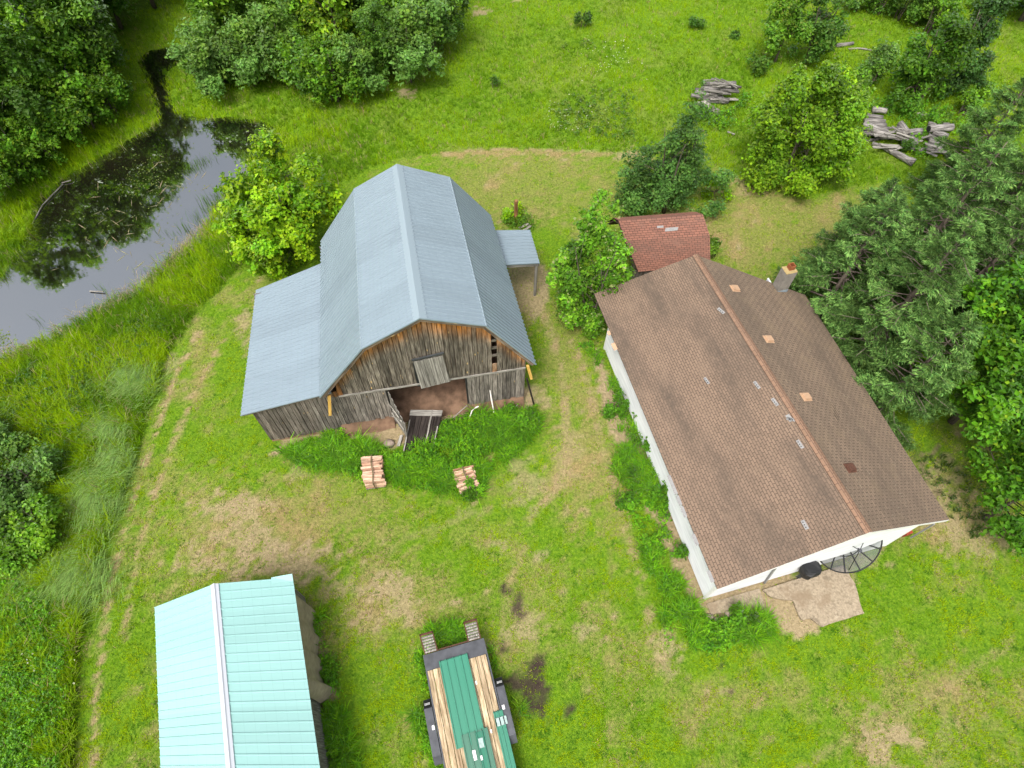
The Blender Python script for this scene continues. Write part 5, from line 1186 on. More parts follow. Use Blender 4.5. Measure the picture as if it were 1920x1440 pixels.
weedbed('shade_litter', [[(1700, 840), (1800, 860), (1880, 950), (1920, 1010), (1800, 1010), (1760, 960)]], .006, 'sparse weeds on the shaded ground under the right hand trees', [(.05, .10, .02)], (.1, .25), (.05, .1), .3)
# white flowers
n = 260; q = np.concatenate([np.stack([rng.normal(1150, 30, 90), rng.normal(115, 20, 90)], 1), np.stack([rng.normal(1070, 30, 70), rng.normal(228, 18, 70)], 1), np.stack([rng.normal(80, 40, 60), rng.normal(1240, 50, 60)], 1), np.stack([rng.normal(1830, 20, 40), rng.normal(180, 18, 40)], 1)])
z = np.zeros(len(q)); p = at(q[:, 0], q[:, 1], z); p[:, 2] = hgt(p[:, 0], p[:, 1]) + rng.uniform(.2, .4, len(q))
v, f, c = leaves(p, np.tile([0, 0, 1.], (len(p), 1)) + rng.normal(0, .3, p.shape), rng.uniform(.04, .09, len(p)), jit(np.array([.7, .7, .6]), len(p), .1, .03), .9, .02)
me = npmesh('white_flowers', v, f, c); me.materials.append(GRASS); tag(link('white_flowers', me), 'tiny white wildflowers sprinkled in the field and the ground cover', 'flowers', kind='stuff')

# ------------------------------------------------------------------ trees
def limb_mesh(paths, n=6):
    m = MB()
    for pts, rad in paths: m.tube(pts, rad, n, (1, 1, 1), True)
    return m
def make_crown(blobs, nclump, per, lsize, cols, crad=.38, tipc=None, tip=.0, seed=0, asp=.62, up_b=.7):
    """crown of many uneven lobes: each blob sprouts smaller lobes, each lobe carries leaf sprays"""
    rr = np.random.default_rng(seed); B = np.array(blobs, float); LC, LR = [], []
    for q in B:
        mr = (q[3] * q[4] * q[5]) ** (1 / 3)
        k = max(4, int(8 * mr ** .8)) if mr > .45 else 4
        for i in range(k):
            d = rr.normal(size=3); d[2] += .25; d /= np.linalg.norm(d); f = rr.uniform(.42, 1.12)
            LC.append(q[:3] + d * q[3:] * f); LR.append(mr * rr.uniform(.22, .46) * (1.15 - .35 * f))
    LC, LR = np.array(LC), np.array(LR); nl = len(LC); tone = rr.uniform(.6, 1.38, nl); st = rr.uniform(.85, 1.75, nl); lc = rr.integers(0, len(cols), nl)
    w = LR ** 2; li = rr.choice(nl, nclump, p=w / w.sum())
    d = rr.normal(size=(nclump, 3)); d[:, 2] += .2; d /= np.linalg.norm(d, axis=1, keepdims=True)
    rad = rr.random(nclump) ** .4; stray = rr.random(nclump) < .10; rad = np.where(stray, rr.uniform(1.1, 1.6, nclump), rad)
    cc = LC[li] + d * (rad * LR[li])[:, None] * np.stack([np.ones(nclump), np.ones(nclump), st[li]], 1); cc[:, 2] = np.maximum(cc[:, 2], .1)
    ci = np.where(rr.random(nclump) < .7, lc[li], rr.integers(0, len(cols), nclump)); cb = np.asarray(cols)[ci] * (tone[li] * rr.uniform(.8, 1.2, nclump))[:, None]
    N_ = nclump * per; cs = crad * rr.uniform(.45, 1.05, (nclump, 1)); o = rr.normal(size=(N_, 3)) * np.repeat(cs, per, 0) * [.55, .55, .5]
    pos = np.repeat(cc, per, 0) + o; out = np.repeat(d, per, 0)
    nr = out * .5 + np.array([0, 0, up_b]) + o * .8 + rr.normal(size=(N_, 3)) * .55
    c = jit(np.repeat(cb, per, 0), N_, .2, .1)
    if tipc is not None:
        tk = rr.random(N_) < tip; c[tk] = jit(np.asarray(tipc), int(tk.sum()), .2, .08)
    pos[:, 2] = np.maximum(pos[:, 2], .04)
    return leaves(pos, nr, rr.uniform(.5, 1.6, N_) * lsize, c, asp), cc
def make_wood(cc, h, r, seed=0, lean=(0, 0), n=26, stems=1, fork=.25):
    rr = random.Random(seed); m = MB()
    for s in range(stems):
        w = s * 2.4 + rr.random(); sx, sy = (0, 0) if stems == 1 else (.12 * math.cos(w), .12 * math.sin(w)); tx, ty = (lean if stems == 1 else (lean[0] + .16 * h * math.cos(w), lean[1] + .16 * h * math.sin(w)))
        pts = [np.array([sx + tx * t + .06 * h * .3 * math.sin(3 * t + s), sy + ty * t + .03 * h * math.sin(4 * t + s * 2), h * t - (.25 if t == 0 else 0)]) for t in np.linspace(0, 1, 8)]
        m.tube(pts, [r * (1.25 if i == 0 else 1) * (1 - .86 * i / 7) for i in range(8)], 8)
        for c_ in rr.sample(list(cc), min(n // stems, len(cc))):
            t = min(.92, max(fork, (c_[2] / h) * rr.uniform(.45, .8))); i = int(t * 7); a = pts[i] + (pts[min(7, i + 1)] - pts[i]) * (t * 7 - i)
            md = (a + c_) / 2 + np.array([rr.uniform(-.1, .1), rr.uniform(-.1, .1), rr.uniform(.0, .2)]); rb = r * .42 * (1 - .75 * t)
            m.tube([a, md, np.asarray(c_)], [rb, rb * .65, rb * .25], 5)
    return m
PROTO = {}
def broadleaf(kind, base, label, cat, blobs, nclump, per, lsize, cols, h, r, crad=.38, tipc=None, tip=0., seed=0, stems=1, lean=(0, 0), bark=None, group=None, nl=26, asp=.62, up_b=.7):
    t = thing(kind, base, label, cat, group)
    (v, f, c), cc = make_crown(blobs, nclump, per, lsize, cols, crad, tipc, tip, seed, asp, up_b)
    me = npmesh('crown', v, f, c); me.materials.append(LEAF); o = bpy.data.objects.new('crown', me); COL.objects.link(o); o.parent = t
    w = make_wood(cc, h, r, seed, lean, nl, stems).build('trunk', bark or BARK, None, True); w.parent = t
    return t
def copy_tree(src, base, label, rz, sc, cat=None, group=None, sz=None):
    t = src.copy(); COL.objects.link(t); t.location = [float(q) for q in base]; t.rotation_euler = (0, 0, rz); t.scale = (sc, sc, sz or sc); t['label'] = label
    if cat: t['category'] = cat
    if group: t['group'] = group
    for ch in src.children: c = ch.copy(); COL.objects.link(c); c.parent = t
    return t
GA = [(.14, .305, .018), (.18, .35, .018), (.115, .265, .018)]              # mid green
GB = [(.105, .235, .026), (.135, .27, .026), (.085, .195, .024)]               # dark green
GC = [(.15, .29, .06), (.125, .255, .05), (.175, .325, .045)]               # greyish green
GY = [(.25, .46, .012), (.32, .51, .012), (.18, .40, .014)]                    # yellow green

# maple by the barn
b = atg(556, 480)
broadleaf('maple_tree', b, 'bright yellow green young maple growing against the left side of the barn', 'tree',
          [(0, 0, 2.6, 2.3, 2.0, 1.9), (-.9, .3, 3.7, 1.5, 1.4, 1.3), (.7, .5, 4.3, 1.4, 1.3, 1.2), (.1, .9, 5.0, 1.0, 1.0, 1.0), (-.4, -.9, 1.5, 1.8, 1.4, 1.1), (1.1, .1, 3.0, 1.4, 1.3, 1.3), (-1.9, .0, 2.3, 1.1, 1.2, 1.2), (-1.2, -1.5, .9, 1.0, .9, .8)], 1350, 24, .17, GY, 4.4, .10, .28, (.36, .52, .02), .10, 3, 4)
# tree between barn and house
b = atg(1098, 598)
broadleaf('young_poplar', b, 'light green young tree squeezed between the barn and the white house', 'tree',
          [(-.1, .1, 1.2, 1.2, 1.1, 1.1), (-.1, .4, 2.5, 1.4, 1.3, 1.2), (-1.2, .5, 2.5, .9, .9, .7), (.2, .6, 4.0, .95, .9, 1.1), (.0, .8, 5.6, .75, .7, 1.1), (.9, .2, 3.0, .8, .8, .7), (.7, .1, 4.3, .7, .7, .5), (-.5, -.7, .8, .9, .9, .7), (-.9, .2, 1.6, .8, .8, .8)], 950, 22, .14, [(.16, .37, .022), (.21, .43, .03), (.12, .30, .02)], 5.0, .07, .25, (.36, .42, .16), .07, 5, 3)
# dark bushy tree behind the red shed
b = atg(1240, 392)
broadleaf('bushy_willow', b, 'dark blue green bushy tree with a pointed top behind the red shed', 'tree',
          [(0, 0, 1.5, 2.3, 1.7, 1.4), (-1.6, .2, 1.4, 1.5, 1.3, 1.3), (1.6, 0, 1.3, 1.5, 1.2, 1.2), (.1, .2, 3.1, 1.5, 1.3, 1.3), (.2, .3, 4.5, 1.0, .9, 1.1), (.25, .4, 5.7, .6, .55, 1.0), (-1.9, .4, 2.3, .8, .7, .9)], 820, 24, .13, [(.095, .215, .045), (.115, .245, .045), (.075, .18, .038)], 4.6, .09, .30, (.14, .22, .05), .05, 8, 5)
b = atg(1332, 372)
broadleaf('sapling', b, 'small yellow green sapling at the right foot of the dark bushy tree', 'tree', [(0, 0, .9, .5, .5, .7), (.4, .1, 1.2, .4, .4, .4), (.8, -.3, .5, .35, .35, .3)], 90, 18, .13, GY, 1.5, .03, .22, seed=9, stems=2)
# big light green bush
b = atg(1478, 335)
broadleaf('large_bush', b, 'large rounded light green bush standing alone on the lawn edge', 'bush',
          [(0, 0, 1.8, 2.6, 2.2, 1.6), (-1.1, .3, 3.0, 1.8, 1.7, 1.4), (1.1, .3, 3.2, 1.9, 1.7, 1.5), (.2, .5, 4.6, 1.7, 1.5, 1.3), (-2.2, .2, 2.3, 1.1, 1.0, 1.0), (.1, -.7, 1.0, 1.8, 1.4, .9), (2.3, .2, 1.9, 1.0, 1.0, 1.0), (.1, .6, 5.4, .9, .9, .8)], 1700, 24, .16, [(.19, .37, .016), (.24, .42, .016), (.15, .32, .016)], 4.3, .07, .34, (.24, .40, .02), .08, 12, 6)
b = atg(1452, 118)
broadleaf('slim_poplar', b, 'slim light green tree at the top, left of the two behind the large bush', 'tree', [(0, 0, 1.6, 1.3, 1.2, 1.5), (-.2, .2, 3.4, 1.2, 1.1, 1.3), (.1, .2, 5.0, .8, .8, 1.2), (.2, .3, 6.4, .6, .6, .9), (-.7, 0, 2.6, .7, .7, .7)], 330, 22, .17, [(.14, .29, .018), (.11, .25, .024)], 6.6, .09, .32, (.25, .34, .05), .08, 15, 1)
b = atg(1512, 122)
broadleaf('slim_poplar', b, 'loose open green tree at the top, right of the two behind the large bush', 'tree', [(0, 0, 1.4, 1.3, 1.2, 1.2), (.3, .2, 2.8, 1.2, 1.1, 1.0), (-.4, .2, 3.4, .7, .7, .7), (.8, .1, 3.6, .6, .6, .6), (-.1, .3, 4.3, .5, .5, .6)], 260, 22, .17, [(.11, .25, .03), (.09, .21, .03)], 4.4, .08, .32, (.20, .30, .05), .06, 17, 2)
b = atg(1418, 140); broadleaf('dark_shrub', b, 'small dark shrub at the foot of the slim tree above the large bush', 'shrub', [(0, 0, .6, .7, .6, .6)], 70, 20, .13, GB, .8, .03, .3, seed=18, stems=2)
# dark trees at the upper right
b = atg(1705, 198)
broadleaf('dark_tree', b, 'dense dark green broad tree behind the scattered logs', 'tree', [(0, 0, 1.4, 1.8, 1.5, 1.3), (-.3, .2, 2.8, 1.5, 1.3, 1.2), (.6, .3, 3.6, 1.3, 1.2, 1.2), (.1, .4, 4.6, .9, .9, .9), (-1.0, 0, 2.2, .9, .9, .9)], 620, 24, .17, [(.06, .165, .014), (.08, .20, .014), (.10, .23, .016)], 4.6, .11, .34, (.12, .22, .02), .06, 20, 3)
b = atg(1768, 178)
broadleaf('dark_tree', b, 'taller blue green dark tree on the right behind the dense dark one', 'tree', [(0, 0, 1.6, 1.2, 1.1, 1.4), (0, .2, 3.4, 1.1, 1.0, 1.2), (.1, .3, 4.8, .8, .8, 1.0), (.8, 0, 1.2, .9, .9, .8)], 380, 24, .16, [(.065, .16, .035), (.08, .185, .035)], 5.2, .10, .32, seed=22, stems=2)
for i, (x, y, s, lb) in enumerate(((1800, 215, .8, 'low dark shrub to the right of the dark trees by the logs'), (1625, 165, 1.0, 'leafy shrub left of the dense dark tree'), (1645, 130, .8, 'thin dark sapling left of the dense dark tree'), (1590, 185, .9, 'low green shrub behind the leftmost hollow log'), (1830, 190, .6, 'small shrub at the field edge beyond the spruces'))):
    broadleaf('field_shrub', atg(x, y), lb, 'shrub', [(0, 0, .7 * s, .9 * s, .8 * s, .75 * s), (.3 * s, .2, 1.3 * s, .5 * s, .5 * s, .6 * s)], 110, 20, .14, [GA, GB, GC, GA, GA][i], 1.4 * s, .04, .3, seed=30 + i, stems=3)
for i, (x, y, s, lb) in enumerate(((1600, 20, 1.2, 'leftmost dark shrub of the row along the top of the field'), (1640, 28, 1.5, 'second dark shrub of the row along the top of the field'), (1680, 36, 1.6, 'third dark shrub of the row along the top of the field'), (1712, 44, 1.3, 'fourth dark shrub of the row along the top of the field'), (1735, 62, 1.1, 'rightmost dark shrub of the row, nearest the dark tree'))):
    broadleaf('dark_shrub', atg(x, y), lb, 'shrub', [(0, 0, .8 * s, 1.1 * s, 1.0 * s, .8 * s), (.3, .2, 1.5 * s, .7 * s, .7 * s, .6 * s)], 170, 22, .17, GB if i != 4 else GA, 1.6 * s, .05, .34, seed=40 + i, stems=3)
for i, (x, y, lb) in enumerate(((1862, 24, 'dark tree mass in the top right corner, left of two'), (1915, 40, 'dark tree mass in the top right corner, right of two'))):
    broadleaf('dark_tree', atg(x, y), lb, 'tree', [(0, 0, 1.8, 1.9, 1.8, 1.7), (.4, .4, 3.4, 1.5, 1.5, 1.3)], 300, 22, .2, GB, 4.5, .12, .4, seed=50 + i, stems=2)
for i, (x, y, s, lb) in enumerate(((1093, 52, .75, 'dark round bush in the middle of the far field'), (1300, 52, .62, 'small low bush at the upper right of the far field'), (1848, 82, .7, 'lone thin sapling in the field beyond the dark trees'), (928, 165, .4, 'single thin stalk standing in the uncut field'), (1375, 70, .3, 'tiny tuft shrub right of the middle of the far field'), (1700, 285, .6, 'small seedling bush on the lawn near the long log'), (960, 408, .7, 'bright bush beside the old post behind the small lean-to'))):
    broadleaf('field_bush', atg(x, y), lb, 'bush', [(0, 0, .5 * s, .75 * s, .65 * s, .5 * s)] if i not in (2, 3) else [(0, 0, .9 * s, .35 * s, .35 * s, .8 * s)], 70 if i not in (3,) else 14, 18, .12, [(.06, .15, .018), (.08, .18, .02)] if i != 6 else GY, .9 * s, .03, .22, seed=60 + i, stems=2)
for i, (x, y, s, lb) in enumerate(((1252, 488, .55, 'bright shrub by the red shed, left of three'), (1285, 478, .75, 'taller bright shrub by the red shed, middle of three'), (1335, 478, .65, 'bright shrub at the right end of the red shed'))):
    broadleaf('shed_shrub', atg(x, y), lb, 'shrub', [(0, 0, .7 * s, .8 * s, .6 * s, .8 * s)], 70, 18, .12, [(.12, .24, .02), (.15, .28, .025)], 1.1 * s, .03, .22, seed=70 + i, stems=3)
for i, (x, y, s, z, lb) in enumerate(((1148, 770, .62, 0, 'bright leafy shrub growing against the house wall near its far end'), (1192, 795, .4, .3, 'small vine sprig climbing the white wall above the leafy shrub'), (1245, 935, .55, .0, 'dark leafy vine reaching up the middle of the white wall'), (1213, 850, .3, .5, 'tiny sprig against the middle of the white wall'), (1185, 905, .45, 0, 'low pale green shrub in the bare strip beside the white wall'), (1170, 945, .5, 0, 'low leafy shrub at the lane side of the wall weeds'), (1275, 1040, .4, 0, 'round bright weed near the lower end of the white wall'), (1390, 1165, .62, 0, 'dense green shrub beside the broken concrete strip'), (890, 925, .5, 0, 'round green weed hiding the front of the lower firewood bundle'), (985, 800, .75, 0, 'round leafy shrub at the right front corner of the barn'), (955, 792, .6, 0, 'leafy green shrub under the right lower boards of the barn'))):
    bb0 = atg(x, y); broadleaf('wall_shrub' if i < 8 else 'yard_shrub', bb0, lb, 'shrub', [(0, 0, .6 * s + z, .8 * s, .7 * s, .65 * s)] + ([(.1, .2, 1.3 * s + z, .4 * s, .4 * s, .5 * s)] if i in (0, 2) else []), int(110 * s), 20, .11, [(.10, .26, .014), (.13, .32, .016), (.08, .21, .016)], 1.1 * s + z, .025, .2, seed=80 + i, stems=3)

# woods: four crowns made once, then set out as single trees
FAR = (0, -400, 0)
def proto(blobs, n, per, ls, cols, h, r, seed, stems=1, bark=None, tipc=None, tip=0, crad=.42):
    return broadleaf('woodland_tree', FAR, 'x', 'tree', blobs, n, per, ls, cols, h, r, crad, tipc, tip, seed, stems, (0, 0), bark)
PA = proto([(0, 0, 3.0, 1.9, 1.9, 1.9), (.5, .2, 4.8, 1.6, 1.6, 1.5), (-.5, -.2, 6.2, 1.2, 1.2, 1.2), (.1, 0, 7.3, .8, .8, .9)], 560, 22, .20, GA, 7.5, .12, 101, 1, BIRCH)
PB = proto([(0, 0, 3.2, 2.1, 2.1, 2.0), (-.6, .3, 5.0, 1.7, 1.7, 1.5), (.5, 0, 6.2, 1.3, 1.3, 1.3)], 520, 22, .20, GB, 7.0, .13, 102, 1)
PC = proto([(0, 0, 1.3, 1.5, 1.5, 1.2), (.4, .2, 2.5, 1.1, 1.1, 1.0), (-.5, .1, 2.2, .9, .9, .9)], 300, 22, .15, GC, 2.9, .05, 103, 4, None, None, 0, .32)
PD = proto([(0, 0, 1.3, 1.5, 1.5, 1.2), (.3, -.3, 2.4, 1.1, 1.1, 1.0), (-.6, .1, 2.0, .9, .9, .8)], 300, 22, .15, [(.12, .28, .016), (.16, .33, .016), (.095, .235, .016)], 2.8, .05, 104, 4, None, (.2, .32, .02), .06, .32)
PY = proto([(0, 0, 2.0, 1.5, 1.5, 1.5), (.2, 0, 3.8, 1.2, 1.2, 1.3), (0, .1, 5.4, .85, .85, 1.1)], 380, 22, .19, [(.19, .36, .014), (.25, .41, .014), (.15, .30, .016)], 6.0, .10, 105, 1, None, (.30, .38, .02), .1, .36)
GW1, GW2 = 'trees and shrubs of the top wood', 'trees and shrubs of the left wood'
used = set()
def put(src, x, y, s, label, grp, rz=None, sz=None):
    base = atg(x, y)
    if id(src) not in used:
        used.add(id(src)); src.location = [float(q) for q in base]; src.rotation_euler = (0, 0, rz if rz is not None else rng.uniform(0, 6.28)); src.scale = (s, s, sz or s); src['label'] = label; src['group'] = grp
        return src
    return copy_tree(src, base, label, rz if rz is not None else float(rng.uniform(0, 6.28)), s, None, grp, sz)
# top wood, front edge then back rows
for src, x, y, s, lb in (
    (PC, 392, 176, .9, 'grey green shrub at the left end of the top wood, beside the stream'), (PC, 425, 160, 1.05, 'grey green shrub on the front edge of the top wood, second from the stream'), (PD, 415, 150, .8, 'fresher green shrub low on the left front of the top wood'),
    (PC, 478, 158, 1.0, 'pale grey green shrub in the left half of the top wood front'), (PC, 535, 150, 1.15, 'wide grey green shrub in the middle of the top wood front'), (PD, 590, 165, 1.0, 'green shrub left below the yellow green tree in the top wood'),
    (PD, 632, 188, 1.05, 'green shrub standing furthest forward of the top wood'), (PC, 668, 182, .95, 'shrub beside the foremost shrub of the top wood, to its right'), (PB, 720, 158, .55, 'dark shrub in the right half of the top wood front'), (PC, 770, 150, 1.15, 'pale shrub near the bare soil patch at the top wood'), (PC, 806, 128, 1.2, 'shrub at the right front corner of the top wood'), (PB, 830, 92, .55, 'dark shrub at the right end of the top wood'),
    (PY, 640, 130, 1.0, 'yellow green tree in the middle of the top wood'), (PA, 432, 92, .85, 'pale barked tree over the stream at the left of the top wood'), (PA, 452, 100, .9, 'pale barked tree, second from the left in the top wood'), (PB, 500, 92, .95, 'dark tree left of the middle of the top wood'), (PA, 555, 92, .8, 'mid green tree just left of the yellow green one'),
    (PB, 600, 72, .9, 'dark tree behind and left of the yellow green one'), (PB, 700, 105, .85, 'dark tree just right of the yellow green one'), (PA, 745, 95, .72, 'mid green tree in the right half of the top wood'), (PB, 785, 82, .75, 'dark tree near the right end of the top wood'), (PB, 812, 52, .62, 'small dark tree at the back right of the top wood'),
    (PB, 430, 45, 1.0, 'dark tree in the back row of the top wood, far left'), (PA, 490, 35, 1.0, 'mid green tree in the back row of the top wood, left'), (PB, 560, 25, 1.05, 'dark tree in the back row of the top wood, centre left'), (PB, 650, 30, 1.0, 'dark tree in the back row of the top wood, behind the yellow green one'), (PB, 725, 30, .95, 'dark tree in the back row of the top wood, right'), (PB, 780, 15, .8, 'dark tree at the far right of the back row of the top wood')):
    put(src, x, y, s * (1.22 if src in (PA, PB, PY) else 1.12), lb, GW1)
for src, x, y, s, lb in (
    (PD, 20, 355, 1.1, 'bright shrub on the far pond bank, nearest the left frame edge'), (PD, 62, 328, .95, 'bright shrub on the far pond bank, second from the left frame edge'), (PD, 108, 300, .85, 'bright shrub on the far pond bank, third from the left frame edge'), (PD, 152, 262, .95, 'bright shrub left of the pale stemmed one on the pond bank'), (PD, 205, 238, 1.25, 'large bright shrub with pale stems on the far pond bank'), (PD, 243, 216, .85, 'bright shrub at the narrow end of the pond'), 
    (PA, 45, 292, .82, 'mid green tree behind the bright shrubs at the left frame edge'), (PB, 105, 258, .85, 'dark tree behind the bright shrubs, left part of the left wood'), (PA, 155, 222, .85, 'pale barked tree with its trunk showing in the left wood'), (PB, 215, 180, .9, 'dark tree behind the large bright shrub in the left wood'), (PB, 225, 138, .75, 'dark tree at the bend of the stream in the left wood'), (PB, 10, 235, .95, 'dark tree at the left frame edge, lower of the left wood'),
    (PA, 70, 185, 1.0, 'mid green tree in the centre of the left wood'), (PA, 140, 140, 1.0, 'mid green tree in the upper centre of the left wood'), (PB, 195, 105, 1.0, 'dark tree near the upper right of the left wood'), (PA, 25, 130, 1.05, 'mid green tree at the left frame edge, upper part'), (PB, 95, 80, 1.05, 'dark tree in the upper part of the left wood'), (PA, 165, 45, 1.0, 'mid green tree near the top of the left wood'), (PB, 228, 55, .9, 'dark tree near the top right of the left wood'), (PB, 30, 30, 1.1, 'dark tree in the top left corner'), (PB, 290, 15, .9, 'dark tree at the top beyond the wet meadow'), (PB, 345, -5, .9, 'dark tree at the top, between the two woods'), (PA, 110, 0, 1.0, 'mid green tree at the very top of the left wood'), (PA, 215, -5, 1.0, 'mid green tree at the top edge, right part of the left wood')):
    put(src, x - (28 if x > 200 and y > 130 else 0), y, s * (1.15 if src in (PA, PB, PY) else 1.05), lb, GW2)
for x, y, s, lb in ((-60, 340, 1.0, 'tree half outside the left frame edge beside the pond'), (-90, 230, 1.1, 'tree outside the left frame edge behind the pond')): put(PB, x, y, s, lb, GW2)
# shrubs of the left foreground
for i, (x, y, s, cols, lb) in enumerate(((15, 850, 1.1, GC, 'grey green shrub at the left frame edge, upper of the foreground group'), (60, 910, 1.15, GC, 'grey green shrub in the middle of the left foreground group'), (20, 975, 1.2, GC, 'grey green shrub at the left frame edge, lower of the foreground group'), (85, 1000, .95, GA, 'darker shrub nearest the laid grass in the left foreground'), (40, 1050, .9, GA, 'green shrub at the bottom of the left foreground group'))):
    broadleaf('bank_shrub', atg(x, y), lb, 'shrub', [(0, 0, .5 * s, 1.3 * s, 1.2 * s, .55 * s), (.5, .3, .8 * s, .8 * s, .8 * s, .5 * s), (-.6, -.3, .6 * s, .8 * s, .8 * s, .5 * s)], 260, 22, .13, cols, 1.6 * s, .04, .28, seed=120 + i, stems=4)

# ------------------------------------------------------------------ spruces
def spruce_mesh(h, r0, seed):
    rr = np.random.default_rng(seed); m = MB(); LV = []
    m.tube([np.array([.04 * math.sin(t * 5), .04 * math.cos(t * 4) - .04, h * t - (.25 if t == 0 else 0)]) for t in np.linspace(0, 1, 9)], [.16 * (1 - .92 * t) * (h / 8) for t in np.linspace(0, 1, 9)], 8)
    cen, dr, cl, ln = [], [], [], []
    z = .5
    while z < h * .985:
        t = z / h; L = r0 * (1 - t) ** .75 * (1 if t > .12 else .8) + .12; nb_ = int(rr.integers(4, 7))
        a0 = rr.random() * 6.28
        for k in range(nb_):
            a = a0 + 6.283 * k / nb_ + rr.normal(0, .22); l = L * rr.uniform(.72, 1.15); droop = -.34 * (1 - t) + .22 * t + rr.normal(0, .09)
            d = np.array([math.cos(a), math.sin(a), 0.]); sd = np.array([-d[1], d[0], 0.])
            pt = lambda s: np.array([0, 0, z]) + d * l * s + np.array([0, 0, l * (droop * s * 1.2 + .34 * s ** 3 * (1 - t))])
            m.tube([pt(0), pt(.5), pt(1.)], [.03 * l / 2 + .006, .018 * l / 2 + .004, .004], 5)
            tone = rr.uniform(.5, 1.5); ns = max(4, int(l / .13))
            for j in range(ns):
                s = .36 + .64 * (j + .5) / ns; p0 = pt(s); wl = (1.12 - s) * l * .46 * (.6 + .8 * rr.random()) + .12
                for side in (-1, 1):
                    bd = d * .62 + sd * side * .85 + np.array([0, 0, rr.uniform(-.30, .12)]); bd /= np.linalg.norm(bd)
                    nn_ = max(2, int(wl / .075))
                    for q in range(nn_):
                        e = (q + rr.random()) / nn_; cen.append(p0 + bd * wl * e); dr.append(bd + rr.normal(0, .42, 3)); ln.append(rr.uniform(.12, .2)); cl.append(tone * (.85 + .5 * (e > .62)))
                cen.append(p0); dr.append(d + rr.normal(0, .3, 3)); ln.append(.18); cl.append(tone)
            for q in range(5): cen.append(pt(1.) + rr.normal(0, .05, 3)); dr.append(d + np.array([0, 0, .4]) + rr.normal(0, .4, 3)); ln.append(.18); cl.append(tone * 1.25)
        z += .50 * (1 - .4 * t)
    for q in range(16):
        zq = rr.uniform(.25, .85) * h; aq = rr.random() * 6.28; lq = r0 * (1 - zq / h) ** .75 * rr.uniform(.9, 1.12); dq = np.array([math.cos(aq), math.sin(aq), 0.])
        p0 = np.array([0, 0, zq + .12]); m.tube([p0 + dq * lq * .3, p0 + dq * lq * .65 + [0, 0, .16], p0 + dq * lq + np.array([rr.normal(0, .2), rr.normal(0, .2), .12])], [.018, .013, .005], 5)
    for q in range(14): cen.append(np.array([0, 0, h * (.95 + .05 * q / 13)])); dr.append(np.array([rr.normal(0, .6), rr.normal(0, .6), .8])); ln.append(.2); cl.append(1.1)
    # each sprig: crossed slim cards of needles
    cen, dr, ln, cl = np.array(cen), np.array(dr), np.array(ln), np.array(cl); dr /= np.linalg.norm(dr, axis=1, keepdims=True)
    V_, F_, C_ = [], [], []; o = 0
    base = np.array([.042, .11, .028]); alt = np.array([.16, .28, .07])
    for rep in range(4):
        n = len(cen); t = dr + rr.normal(0, .25, (n, 3)); t /= np.linalg.norm(t, axis=1, keepdims=True); b = np.cross(t, rr.normal(size=(n, 3))); b /= np.linalg.norm(b, axis=1, keepdims=True)
        pc = cen + rr.normal(0, .035, (n, 3)); w = ln * rr.uniform(.14, .22, n); l = ln * rr.uniform(.8, 1.25, n)
        v = np.stack([pc - t * l[:, None] * .4, pc + b * w[:, None] * .5, pc + t * l[:, None] * .6, pc - b * w[:, None] * .5], 1); V_.append(v.reshape(-1, 3))
        F_.append((np.arange(n)[:, None, None] * 4 + np.array([[0, 1, 2], [0, 2, 3]])[None]).reshape(-1, 3) + o); o += n * 4
        k = rr.random((n, 1)); C_.append(np.repeat(jit((base * (1 - k) + alt * k) * cl[:, None], n, .2, .08), 4, 0))
    me = npmesh('crown', np.concatenate(V_), np.concatenate(F_), np.concatenate(C_)); me.materials.append(NEEDLE); return m, me
def spruce_proto(h, r0, seed):
    m, me = spruce_mesh(h, r0, seed); t = thing('spruce_tree', FAR, 'x', 'tree', 'spruces beside the white house')
    o = bpy.data.objects.new('crown', me); COL.objects.link(o); o.parent = t; w = m.build('trunk', SPBARK, None, True); w.parent = t
    return t
S1, S2 = spruce_proto(9.5, 3.1, 201), spruce_proto(7.0, 2.5, 202)
GS = 'spruces beside the white house'
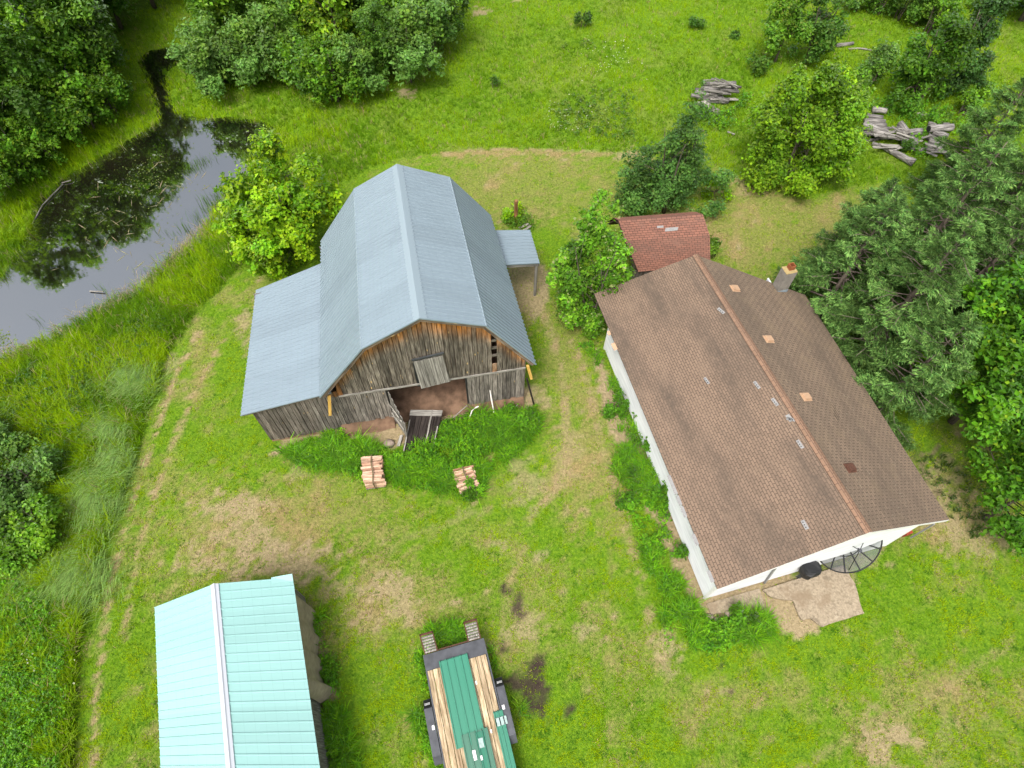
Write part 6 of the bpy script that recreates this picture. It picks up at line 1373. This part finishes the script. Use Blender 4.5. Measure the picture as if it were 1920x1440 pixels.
for src, u_, v_, s, lb in ((S1, 7.6, 10.8, .92, 'large spruce overhanging the middle of the eave of the white house'), (S2, 10.4, 10.5, 1.05, 'spruce overhanging the chimney end of the white house'), (S2, 5.2, 10.4, .95, 'short spruce close to the lower part of the house eave'), (S1, 10.2, 13.4, 1.0, 'tall spruce in the middle of the group'), (S2, 12.2, 12.2, .9, 'spruce nearest the lawn behind the white house'), (S1, 10.7, 16.9, .95, 'spruce at the frame edge below the scattered logs'), (S1, 8.2, 14.6, .9, 'spruce rising behind the bright broadleaf tree'), (S1, 10.5, 17.5, .9, 'spruce mostly outside the right frame edge')):
    pp = proj(HF.p(u_, v_))[0]; put(src, pp[0], pp[1], s, lb, GS)
put(S2, *proj(at(1926, 158, 6.7) * [1, 1, 0])[0], 1.0, 'outermost spruce with its tip showing against the far field', GS)
# broadleaf trees at the right edge
b = at(1868, 715, 3.6) + [.5, .2, 0]; b[2] = 0
broadleaf('bright_maple', b, 'bright green broadleaf tree at the right frame edge in front of the spruces', 'tree',
          [(x_ - .9, y_ - .4, *q_) for x_, y_, *q_ in ((0, 0, 3.4, 1.7, 1.7, 1.3), (.1, 1.2, 4.6, 1.8, 1.8, 1.4), (1.4, -.2, 3.6, 1.8, 1.7, 1.3), (-.6, 1.2, 3.0, 1.3, 1.3, 1.0), (1.2, 2.0, 5.2, 1.7, 1.7, 1.3), (.2, -1.3, 2.4, 1.2, 1.1, .8), (1.7, -1.6, 2.7, 1.4, 1.2, .9), (2.8, .6, 4.0, 1.7, 1.7, 1.3), (2.2, 2.2, 4.6, 1.5, 1.5, 1.2), (.4, -2.3, 2.0, 1.0, 1.0, .6), (1.2, 2.9, 5.8, 1.6, 1.5, 1.2), (1.4, -2.9, 2.2, 1.1, .9, .6))], 1500, 24, .18, [(.09, .245, .014), (.12, .30, .014), (.07, .20, .016)], 4.8, .13, .34, (  .24, .40, .02), .06, 210, 1, nl=34)
b = at(1925, 930, 2.4); b[2] = 0
broadleaf('bright_maple', b, 'bright green broadleaf branches entering at the lower right frame edge', 'tree', [(0, 0, 2.4, 1.2, 1.2, .9), (.2, -1.0, 1.6, .9, .9, .7), (.3, .9, 3.2, 1.2, 1.2, 1.0)], 240, 24, .19, [(.09, .245, .014), (.12, .30, .014), (.07, .20, .016)], 3.2, .1, .34, seed=211, stems=1)
